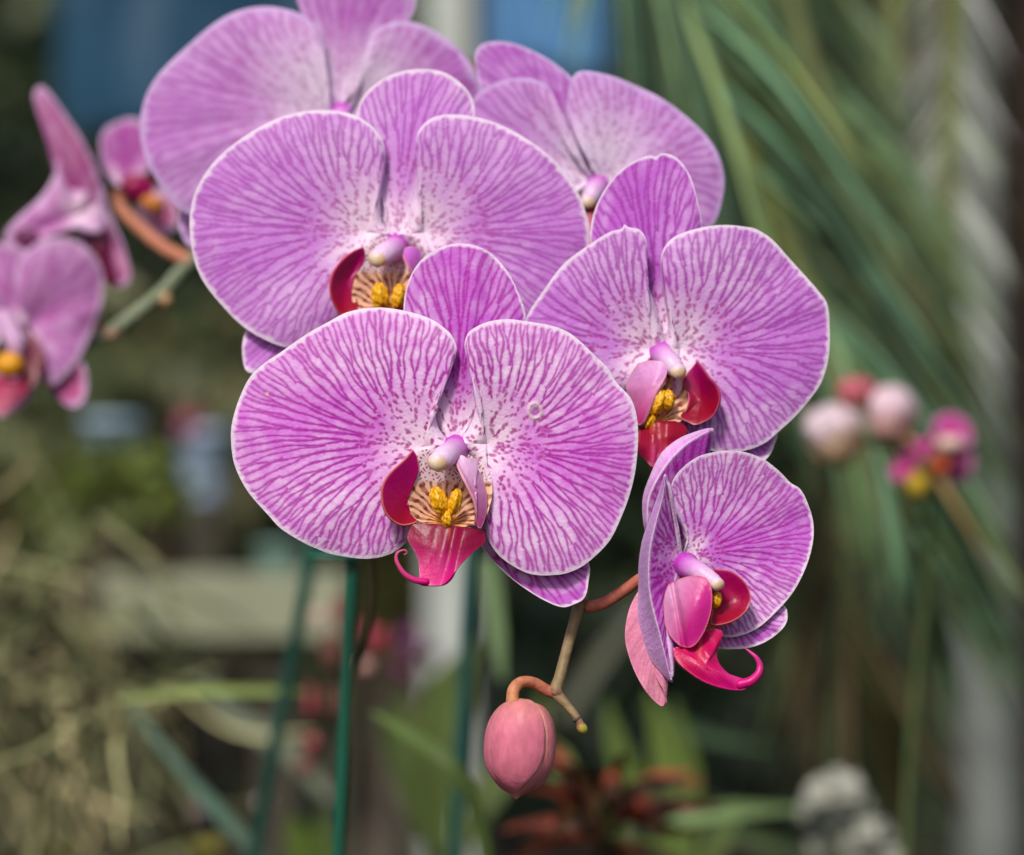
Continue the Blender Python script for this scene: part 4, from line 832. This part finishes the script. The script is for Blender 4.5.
sheet("petal", fD, (681, 561), zD([(222, 395, 2), (210, 320, 0), (196, 250, -3), (180, 176, -5), (166, 215, -2), (140, 290, 1), (116, 360, 4), (106, 430, 6), (105, 500, 7), (96, 570, 7), (108, 640, 6), (145, 695, 2), (196, 750, -3), (200, 725, -3.5), (198, 680, -4), (190, 620, -3), (176, 560, -2), (190, 500, 0), (215, 440, 2)]), D, (4, -4), dict(SD, n0=9, axis=0.55, bend=0.2, pale=0.5, k=0.75, thr=0.8, d0=16, d1=50),
      mid=zD([(222, 398, 2), (212, 325, -1), (200, 255, -4), (184, 180, -6), (172, 240, -6), (155, 305, -6), (140, 370, -6), (134, 430, -6), (136, 500, -6), (150, 565, -6), (165, 620, -6), (182, 690, -5.5), (196, 745, -5), (198, 722, -5), (195, 680, -5), (186, 620, -3.5), (174, 560, -2), (190, 500, 0), (213, 440, 2)]), smid=0.66, back=lin(220, 172, 232), step=0.9, seed=55, ruff=0.2)
sheet("lip_throat", fD, zD([(290, 540)])[0], zD([(240, 460, 3), (220, 560, 2), (245, 630, 0), (300, 610, -1), (325, 570, -1), (322, 490, 0), (290, 450, 1), (240, 460, 3)]), D, (3, -1), colf=throat_color(718, 622, 22, None), mat=M_LIP, s0=0, step=1, th=0.5, ruff=0.1)
sheet("lip_side_lobe", fD, zD([(365, 520)])[0], zD([(312, 438, -1), (360, 445, -1.5), (395, 470, -2), (412, 498, -2), (416, 525, -2.5), (402, 555, -3.5), (370, 580, -5), (330, 592, -5.5), (306, 588, -5), (312, 550, -4), (322, 525, -3), (315, 495, -2), (312, 438, -1)]), D, (-0.6, -2), colf=lobe_color(lin(176, 10, 100), CRIM, lin(214, 110, 110), (0, 1), (735, 575), 40, 1.6), mat=M_LIP, s0=0, step=0.9, th=0.6, ruff=0.1)
sheet("lip_middle_lobe", fD, zD([(290, 705)])[0], zD([(202, 655, -7), (235, 650, -7.5), (268, 640, -7), (300, 604, -5), (336, 610, -5), (332, 640, -6), (322, 670, -7), (330, 700, -8), (358, 728, -9), (398, 742, -10), (412, 752, -10.5), (395, 771, -11), (345, 768, -11), (285, 748, -11), (232, 712, -10), (206, 682, -8.5), (202, 655, -7)]), D, (-11, -8), cup=keel(700, 645, 742, 688, 0.4, 4.5, 0), colf=midlobe_color(700, 645, 742, 688, lin(212, 16, 96), HOT), mat=M_LIP, s0=0, step=0.9, th=0.8, ruff=0.1)
tube("lip_tendril", fD, [(x, y, m, r) for (x, y), m, r in zip(zD([(385, 757), (415, 748), (436, 728), (441, 705), (432, 684), (415, 668), (400, 657)]), [-10.5, -10.5, -10.5, -10, -10, -9.5, -9], [5.2, 4.8, 4.0, 3.2, 2.2, 1.4, .5])], D, M_LIP, lambda u, t: HOT * (1 - u) + lin(226, 60, 150) * u, n=14, seg=7)
sheet("lip_side_lobe", fD, zD([(250, 555)])[0], zD([(176, 560, -4), (176, 520, -4), (190, 482, -4.5), (235, 460, -6), (275, 457, -7), (300, 472, -8), (309, 510, -9), (305, 560, -9.5), (285, 615, -10), (255, 652, -10), (222, 650, -9), (195, 625, -7), (180, 595, -5), (176, 560, -4)]), D, (-10, -8), cup=lambda px, py: 1.3 * np.exp(-((px - (672 + (py - 578) * 0.18)) / 3.0) ** 2), colf=lobe_color(lin(230, 170, 214), lin(206, 36, 140), lin(222, 110, 120), (0.93, 0.36), (669, 583), 34, 1.4), mat=M_LIP, s0=0, step=0.8, th=0.7, ruff=0.1)
callus(fD, D, [(717, 600, -4.5, 5, 8, 1.6, 10)], 33)
column(fD, D, (689, 566), (714, 582), 10.5, 8.2, 0, -6, lin(240, 222, 200))

# --- bud
def budcol(U, V_):
    Us = (U + math.pi) % (2 * math.pi) - math.pi
    g = 0.72 - 0.65 * sm(0.1, 1.35, -V_) - 0.15 * sm(0.3, 1.4, V_)
    seam = np.exp(-(((Us - g) * np.cos(V_)) / 0.05) ** 2) + 0.9 * np.exp(-(((Us + 1.02 - 0.75 * sm(0.5, 1.4, -V_)) * np.cos(V_)) / 0.04) ** 2)
    c = mix(lin(222, 122, 146), lin(214, 138, 126), sm(0.2, 1.3, V_)); n_ = 0.5 + 0.5 * np.sin(Us * 26 + 2 * np.sin(V_ * 5)); c = mix(c, lin(206, 100, 124), n_ * 0.12)
    c = mix(c, lin(222, 138, 134), (Us > g) * 0.6)
    return mix(c, lin(236, 186, 150), np.clip(seam, 0, 1) * .8)
def buddef(U, V_):
    Us = (U + math.pi) % (2 * math.pi) - math.pi
    g = 0.72 - 0.65 * sm(0.1, 1.35, -V_) - 0.15 * sm(0.3, 1.4, V_); g2 = -1.02 + 0.75 * sm(0.5, 1.4, -V_)
    env = np.cos(V_) ** 0.5
    step = 0.06 * sm(-0.03, 0.03, Us - g) * (1 - sm(0.6, 1.6, Us - g)) + 0.035 * sm(-0.03, 0.03, g2 - Us) * (1 - sm(0.6, 1.6, g2 - Us))
    sup = (np.abs(np.cos(V_)) ** 2.25 + np.abs(np.sin(V_)) ** 2.25) ** (-1 / 2.25)
    sup = sup * (1 - 0.02 * sm(0.2, 1.0, -V_) * (1 - sm(1.1, 1.5, -V_))) * (1 + 0.03 * np.sin(2 * Us + 1) + 0.012 * np.sin(7 * Us + 2 * V_) * np.cos(V_))
    return 0.99 * sup * (1 - step * env - 0.035 * np.exp(-((Us - g) / 0.05) ** 2) * env) * (1 - 0.07 * sm(0.9, 1.57, V_)) * (1 + 0.05 * np.exp(-((V_ + 1.57) / 0.18) ** 2))
bud = tube("flower_bud", sprayA, [(512, 702, 2, 6.4), (514, 689, 3, 6.2), (522, 682, 5, 5.8), (534, 683, 7, 5.8), (546, 690, 8, 6.0), (556, 694, 8, 6.2)], 1.0, M_STEM, lambda u, t: lin(206, 140, 96) * (1 - u) + lin(172, 92, 76) * u, n=18, seg=8, label="closed salmon pink bud nodding on a hooked stalk at the tip")
blob("bud_body", bud, (520.5, 746, 1), (39, 49.8, 8.8), 1.0, M_BUD, budcol, rot=4, nu=200, nv=140, deform=buddef)

# ------------------------------------------------------------------ second spike (soft, behind)
root2 = np.array([P(424, 855, 1.45)[0], 1.45, 0])
spray2 = thing("orchid_spray", root2, "second orchid spike behind the front one, two pale lilac flowers at the top", "orchid")
tube("rachis", spray2, [(300, 150, -40, 6), (345, 130, -40, 6), (430, 60, -30, 6.5), (520, 100, -20, 7), (585, 200, -20, 7), (575, 330, 0, 7), (520, 450, 80, 7), (474, 545, 245, 5), (466, 650, 250, 5), (455, 860, 250, 5)], 1.2, M_STEM, stemcol, n=12, seg=8)
tube("rachis", spray2, [(455, 858, 0, 5), (440, 1300, 0, 6), (424, 1580, 0, 7)], 1.45, M_STEM, lin(96, 92, 62), n=12, seg=4)
SE = dict(tint=np.array([0.92, 0.97, 1.0]), rimc=lin(214, 176, 222), d0=40, d1=120, vs=0.45, hw=1.6, pale=0.5, k=1.1, lilac=lin(206, 134, 206), palec=lin(230, 190, 230), vein=lin(160, 66, 164), rim=4.5, thr=1.2)
fE = flower_root(spray2, (340, 110), 1.115, [(338, 118, 4), (345, 125, 20), (350, 128, 40)], PED, "uppermost left flower, blurred, cut by the top edge")
D = 1.115
sheet("dorsal_sepal", fE, (336, 110), [(322, 95, 4), (318, 50, 4), (300, 10, 5), (292, -30, 6), (320, -62, 7), (356, -68, 7), (395, -55, 7), (415, -20, 6), (412, 15, 5), (385, 50, 4), (355, 90, 4)], D, (2.5, 5), dict(SE, n0=6, bend=.5, lilac=lin(186, 108, 186)), step=2.2, bulge=-1, seed=61)
sheet("petal", fE, (330, 112), zB([(432, 245, 1), (425, 200, .5), (425, 130, -.5), (422, 90, -1), (400, 52, -1), (360, 26, -.6), (300, 14, 0), (240, 22, .5), (190, 46, 1), (130, 95, 1.4), (62, 162, 1.8), (30, 222, 2), (22, 290, 2), (40, 360, 1.8), (78, 420, 1.4), (125, 465, 1), (200, 485, .6), (290, 460, .6), (360, 400, .8), (400, 330, 1), (425, 290, 1.3)]), D, (1.2, 1), dict(SE, n0=9, axis=.52, axw=.22), step=2.2, bulge=-2, curl=0.6, seed=62)
sheet("petal", fE, (350, 112), zB([(470, 240, 1), (490, 200, .5), (512, 150, -.5), (514, 105, -1), (534, 68, -1), (575, 48, -.6), (622, 50, 0), (680, 78, .6), (725, 115, 1), (756, 165, 1.4), (775, 215, 1.6), (770, 300, 1.4), (720, 370, 1), (640, 400, .8), (560, 370, .8), (500, 300, 1)]), D, (1.2, 1), dict(SE, n0=8, lilac=lin(186, 112, 186)), step=2.2, bulge=-2, curl=.6, seed=63)
sheet("lateral_sepal", fE, (330, 130), [(325, 130, 5), (260, 150, 6), (200, 180, 8), (182, 205, 8), (180, 232, 8), (196, 248, 8), (240, 235, 7), (300, 190, 6), (330, 150, 5)], D, (3.5, 7), dict(SE, n0=5), step=2.4, seed=64)
column(fE, D, (341, 116), (336, 130), 11, 10, 0.5, -4)
sheet("lip_middle_lobe", fE, (340, 160), [(318, 140, -2), (340, 135, -3), (362, 142, -2), (356, 165, -5), (340, 185, -8), (322, 165, -5), (318, 140, -2)], D, (-6, -5), colf=midlobe_color(340, 138, 340, 185), mat=M_LIP, s0=0, step=2.2)
zF = lambda pts: zt(450, 20, 3.531, pts)
fF = flower_root(spray2, (597, 180), 1.085, [(597, 188, 4), (598, 195, 30), (592, 205, 90)], PED, "uppermost right flower, softly blurred behind the right hand one")
D = 1.085
SF = dict(SE, vs=0.5, hw=1.3, k=1.0, lilac=lin(208, 140, 212), rim=3.6, d0=40, d1=120)
sheet("dorsal_sepal", fF, (594, 176), zF([(470, 560, 4), (380, 430, 4), (250, 350, 5), (150, 300, 6), (112, 245, 6), (93, 180, 6), (88, 125, 6), (108, 88, 6), (160, 75, 6), (230, 84, 6), (310, 118, 5.5), (375, 158, 5), (440, 215, 5), (520, 320, 4), (540, 480, 4), (525, 560, 4)]), D, (2.5, 5), dict(SF, n0=6, bend=.4, lilac=lin(192, 106, 196)), step=1.8, bulge=-1, seed=71)
sheet("petal", fF, (590, 180), zF([(505, 560, 1), (470, 500, 0), (400, 420, -1), (384, 330, -1.4), (366, 262, -1.4), (328, 222, -1), (270, 204, -.5), (200, 210, 0), (132, 236, .5), (84, 275, 1), (70, 350, 1.4), (90, 450, 1.4), (160, 560, 1.4), (260, 640, 1.4), (370, 650, 1.4), (450, 610, 1.4)]), D, (1.2, 1), dict(SF, n0=8), step=1.8, bulge=-1.5, curl=.5, seed=72)
sheet("petal", fF, (604, 182), zF([(522, 565, 1), (490, 500, 0), (440, 420, -1), (414, 340, -1.4), (418, 262, -1.4), (432, 205, -1.2), (468, 180, -1), (560, 194, -.5), (650, 228, 0), (750, 278, .4), (840, 345, .8), (908, 412, 1), (950, 480, 1.2), (969, 560, 1.2), (960, 640, 1.2), (930, 720, 1.2), (860, 770, 1.2), (740, 790, 1.2), (640, 740, 1.2), (560, 660, 1.2)]), D, (1.2, 1), dict(SF, n0=10, axis=.55), step=1.8, bulge=-2, curl=.5, seed=73)
column(fF, D, (597, 186), (590, 198), 10.5, 9, 0.5, -4)
sheet("lip_middle_lobe", fF, (592, 225), [(572, 205, -2), (592, 198, -3), (612, 208, -2), (606, 230, -5), (592, 250, -8), (576, 230, -5), (572, 205, -2)], D, (-6, -5), colf=midlobe_color(592, 200, 592, 250), mat=M_LIP, s0=0, step=2.2)

# ------------------------------------------------------------------ third spike (left, strongly blurred)
D3 = 1.25
root3 = np.array([P(135, 855, 1.465)[0], 1.465, 0])
spray3 = thing("orchid_spray", root3, "blurred orchid spike at the left edge, three pinkish flowers on a grey green stem", "orchid")
tube("rachis", spray3, [(78, 352, 10, 4), (95, 342, 8, 5), (125, 322, 5, 7.5), (150, 302, 3, 6.5), (165, 290, 2, 7.5), (190, 262, 0, 6.5), (230, 232, 0, 6.5), (290, 250, 20, 7), (330, 350, 90, 7), (325, 480, 170, 6), (305, 600, 215, 4), (252, 860, 215, 4.5)], D3, M_STEM, lin(134, 146, 118), n=12, seg=8)
tube("rachis", spray3, [(252, 858, 0, 4.5), (190, 1200, 0, 5), (135, 1560, 0, 6)], 1.465, M_STEM, lin(96, 98, 70), n=12, seg=4)
blob("node", spray3, (166, 300, 0), (6, 7, 3), D3, M_STEM, lambda U, V_: np.tile(lin(190, 150, 110), U.shape + (1,)), nu=16, nv=12)
blob("node", spray3, (112, 334, 4), (8, 7, 3), D3, M_STEM, lambda U, V_: np.tile(lin(150, 120, 100), U.shape + (1,)), nu=16, nv=12)
S3 = dict(d0=10, d1=34, vs=0.5, hw=2, k=1.2, thr=1.5, pale=.45, lilac=lin(196, 128, 192), palec=lin(226, 186, 226), rim=4, rimc=lin(214, 176, 214), n0=6, vein=lin(160, 60, 150))
zG = lambda pts: zt(0, 180, 3.5625, pts)
fG = flower_root(spray3, (10, 340), D3, [(12, 345, 6), (40, 352, 18), (80, 350, 12)], lin(190, 130, 110), "lowest flower of the left spike with orange throat, cut by the left edge")
sheet("petal", fG, (22, 330), zG([(95, 500, 0), (50, 400, 0), (60, 300, -2), (110, 240, -4), (160, 212, -5), (235, 205, -5), (300, 235, -4), (345, 280, -2), (370, 350, 0), (362, 440, 0), (330, 530, 0), (290, 620, -1), (240, 690, -2), (195, 728, -3), (165, 715, -3), (150, 640, -3), (130, 580, -2)]), D3, (2, -2), S3, step=2.6, bulge=-3, seed=81)
sheet("petal", fG, (0, 335), [(2, 320, 0), (-4, 290, -1), (-30, 265, 0), (-62, 270, 1), (-80, 310, 2), (-78, 360, 2), (-50, 385, 1), (-10, 360, 0)], D3, (2, 1), S3, step=3, seed=82)
sheet("dorsal_sepal", fG, (8, 325), [(22, 320, 4), (34, 290, 3), (35, 262, 2), (22, 248, 2), (0, 243, 2), (-16, 252, 3), (-12, 290, 4), (-2, 322, 4)], D3, (3, 4), S3, step=3, seed=83)
sheet("lateral_sepal", fG, (22, 355), zG([(110, 600, 4), (150, 700, 2), (200, 770, 1), (245, 808, 0), (285, 800, 0), (308, 760, 0), (308, 690, 0), (285, 640, 1), (200, 590, 4)]), D3, (4, 2), dict(S3, lilac=lin(196, 90, 140)), step=3, seed=84)
sheet("lateral_sepal", fG, (2, 360), [(-10, 365, 4), (-20, 400, 2), (0, 416, 1), (20, 408, 0), (36, 385, 1), (40, 360, 3), (20, 350, 4)], D3, (4, 2), dict(S3, lilac=lin(190, 90, 130)), step=3, seed=85)
sheet("lip_side_lobe", fG, zG([(120, 620)])[0], zG([(100, 530, -4), (145, 580, -5), (160, 650, -7), (130, 720, -9), (80, 760, -9), (70, 700, -7), (90, 620, -5), (100, 530, -4)]), D3, (-6, -6), colf=lobe_color(lin(120, 18, 66), lin(110, 14, 44), None, (0, 1), (30, 330), 40), mat=M_LIP, s0=0, step=2.5)
sheet("lip_middle_lobe", fG, zG([(40, 740)])[0], zG([(-30, 700, -7), (60, 720, -8), (110, 740, -8), (60, 790, -10), (10, 830, -10), (-40, 800, -9), (-30, 700, -7)]), D3, (-10, -8), colf=lobe_color(lin(180, 50, 90), lin(206, 110, 140), None, (0, 1), (10, 385), 20), mat=M_LIP, s0=0, step=2.5)
blob("callus", fG, (9, 365, -9), (15, 13, 5), D3, M_CALLUS, lambda U, V_: np.tile(lin(230, 160, 20), U.shape + (1,)), nu=20, nv=14)
tube("column", fG, [(4, 318, -2, 10), (14, 340, -7, 10), (16, 350, -8, 8)], D3, M_LIP, lin(214, 170, 210), n=14, seg=5)
fH = flower_root(spray3, (60, 240), D3 + .01, [(62, 225, 4), (80, 262, 14), (100, 335, 2)], lin(190, 130, 110), "middle flower of the left spike seen from the side, tall narrow sepal on top")
D = D3 + .01
sheet("dorsal_sepal", fH, (72, 215), zt(0, 60, 2.25, [(130, 300, 2), (125, 240, 0), (105, 180, -2), (85, 120, -3), (76, 80, -3), (90, 58, -3), (112, 75, -3), (145, 120, -3), (185, 180, -2), (215, 240, 0), (235, 300, 1), (240, 350, 2)]), D, (2, 0), dict(S3, lilac=lin(176, 88, 134)), step=2.6, bulge=-2, seed=91)
sheet("petal", fH, (76, 215), zt(0, 60, 2.25, [(200, 290, 0), (150, 285, -1), (130, 220, -2), (122, 260, -3), (90, 310, -4), (40, 355, -5), (12, 390, -5), (20, 420, -5), (60, 425, -6), (110, 400, -7), (170, 380, -7), (215, 390, -6), (235, 370, -4), (225, 320, -2)]), D, (0, -4), dict(S3, lilac=lin(196, 130, 188)), step=2.6, bulge=-3, seed=92)
sheet("petal", fH, (95, 215), zt(0, 60, 2.25, [(235, 320, 2), (255, 370, 0), (280, 430, 0), (292, 490, 0), (265, 512, 0), (235, 485, 0), (210, 440, 1), (180, 400, 2), (170, 350, 3)]), D, (4, 0), dict(S3, lilac=lin(186, 96, 140)), step=2.6, seed=93)
sheet("lip_side_lobe", fH, (98, 248), zt(0, 60, 2.25, [(190, 400, -1), (225, 390, -2), (248, 440, -3), (262, 500, -4), (240, 500, -4), (210, 450, -3), (190, 400, -1)]), D, (-4, -3), colf=lobe_color(lin(84, 16, 48), lin(110, 20, 60), None, (0, 1), (95, 230), 40), mat=M_LIP, s0=0, step=2.6)
sheet("lip_side_lobe", fH, (35, 240), zG([(50, 190, -7), (90, 170, -7), (140, 200, -7), (150, 240, -7), (100, 245, -7), (60, 235, -7), (50, 190, -7)]), D, (-8, -7), colf=lobe_color(lin(110, 40, 90), lin(110, 40, 90), None), mat=M_LIP, s0=0, step=2.6)
fI = flower_root(spray3, (130, 180), D3 + .02, [(120, 190, 4), (120, 206, 4), (140, 228, -2), (165, 248, -10), (188, 260, -20)], lin(196, 128, 100), "rear flower of the left spike with magenta and orange lip, half hidden", rad=(6, 7))
D = D3 + .02
sheet("petal", fI, (125, 185), zt(0, 60, 2.25, [(260, 280, 0), (235, 240, 0), (225, 200, 0), (232, 160, 0), (260, 140, 0), (300, 130, 0), (330, 150, 0), (345, 200, 0), (330, 250, 0), (300, 275, 0)]), D, (1, 0), dict(S3, lilac=lin(190, 90, 180)), step=2.8, seed=95)
sheet("lateral_sepal", fI, (150, 200), zt(0, 60, 2.25, [(300, 330, 4), (330, 380, 4), (370, 395, 4), (400, 370, 4), (400, 330, 4), (370, 290, 4), (320, 290, 4)]), D, (4, 4), dict(S3, lilac=lin(190, 90, 130)), step=2.8, seed=96)
sheet("lip_side_lobe", fI, (133, 187), zt(0, 60, 2.25, [(270, 270, -4), (300, 255, -4), (335, 265, -4), (345, 300, -4), (320, 315, -4), (285, 305, -4), (270, 270, -4)]), D, (-6, -4), colf=lobe_color(lin(160, 8, 100), lin(150, 8, 80), None), mat=M_LIP, s0=0, step=2.6)
blob("callus", fI, (153, 204, -6), (13, 9, 4), D, M_CALLUS, lambda U, V_: np.tile(lin(196, 120, 50), U.shape + (1,)), rot=20, nu=20, nv=14)

# ------------------------------------------------------------------ fourth spike (right, pink buds)
D4 = 1.47
root4 = np.array([P(900, 855, D4)[0], D4, 0])
spray4 = thing("orchid_spray", root4, "blurred orchid spike at the right with pale round buds and a magenta flower", "orchid")
tube("rachis", spray4, [(838, 430, 0, 3), (868, 440, 0, 4), (900, 452, 0, 4), (930, 480, 0, 4), (925, 600, 20, 4), (905, 860, 30, 4.5), (900, 1500, 30, 5)], D4, M_STEM, lin(84, 100, 56), n=10, seg=8)
zH = lambda pts: zt(780, 340, 4.197, pts)
def budblob(x, y, rx, ry, c1, c2, label, rot=0):
    o = tube("flower_bud", spray4, [(x, y + ry * .5, 0, 5), (x + 8, y + ry + 4, 0, 4), (x + 22, 447, 0, 3.5)], D4, M_STEM, lin(170, 110, 90), n=10, seg=5, label=label)
    blob("bud_body", o, (x, y, -8), (rx, ry, rx * K * D4 * 950), D4, M_BUD, lambda U, V_: mix(c1, c2, sm(-0.3, 0.5, -V_ + 0.2 * np.sin(2 * U))), rot=rot, nu=36, nv=24, deform=lambda U, V_: 1 + (0.1 * np.sin(3 * U + 1) + 0.07 * np.sin(5 * U + 3 * V_)) * np.cos(V_) + 0.06 * np.sin(4 * V_))
budblob(835, 432, 29, 29, lin(228, 204, 214), lin(222, 186, 150), "pale round bud at the left end of the blurred right spike", -10)
budblob(892, 412, 25, 27, lin(230, 200, 212), lin(220, 170, 164), "pale round bud in the middle of the blurred right spike", 10)
budblob(858, 392, 20, 15, lin(206, 104, 120), lin(196, 110, 110), "deep pink bud behind the two pale ones")
fJ = flower_root(spray4, (950, 440), D4, [(950, 450, 4), (945, 465, 10), (930, 480, 4)], lin(190, 100, 60), "magenta flower with cream centre at the right end of the blurred right spike")
S4 = dict(S3, lilac=lin(204, 56, 150), palec=lin(216, 90, 170), vs=.1, rim=1.5, d0=1, d1=3, white=0)
sheet("petal", fJ, (950, 440), zH([(700, 420, 0), (650, 400, 0), (640, 350, 0), (680, 315, 0), (730, 310, 0), (780, 335, 0), (805, 380, 0), (800, 430, 0), (760, 450, 0)]), D4, (0, 0), S4, step=3, seed=97)
sheet("petal", fJ, (935, 440), zH([(650, 420, 0), (600, 410, 0), (540, 450, -2), (480, 500, -3), (462, 560, -3), (490, 595, -3), (540, 575, -2), (600, 520, 0), (660, 460, 0)]), D4, (-2, -2), dict(S4, lilac=lin(214, 70, 146)), step=3, seed=98)
sheet("lateral_sepal", fJ, (955, 455), zH([(720, 470, 4), (790, 440, 4), (815, 480, 4), (800, 560, 4), (770, 610, 4), (720, 590, 4), (690, 520, 4)]), D4, (4, 4), dict(S4, lilac=lin(156, 60, 100)), step=3, seed=99)
blob("column", fJ, (950, 444, -10), (15, 9.5, 8), D4, M_LIP, lambda U, V_: np.tile(lin(240, 206, 190), U.shape + (1,)), nu=20, nv=14)
blob("lip_middle_lobe", fJ, (942, 466, -6), (11, 11, 6), D4, M_LIP, lambda U, V_: np.tile(lin(190, 84, 44), U.shape + (1,)), nu=20, nv=14, deform=lambda U, V_: 1 + 0.15 * np.sin(3 * U))
blob("spike_tip", spray4, (918, 486, -4), (11, 13, 6), D4, M_BUD, lambda U, V_: np.tile(lin(190, 160, 40), U.shape + (1,)), nu=20, nv=14, deform=lambda U, V_: 1 + 0.1 * np.sin(3 * U))
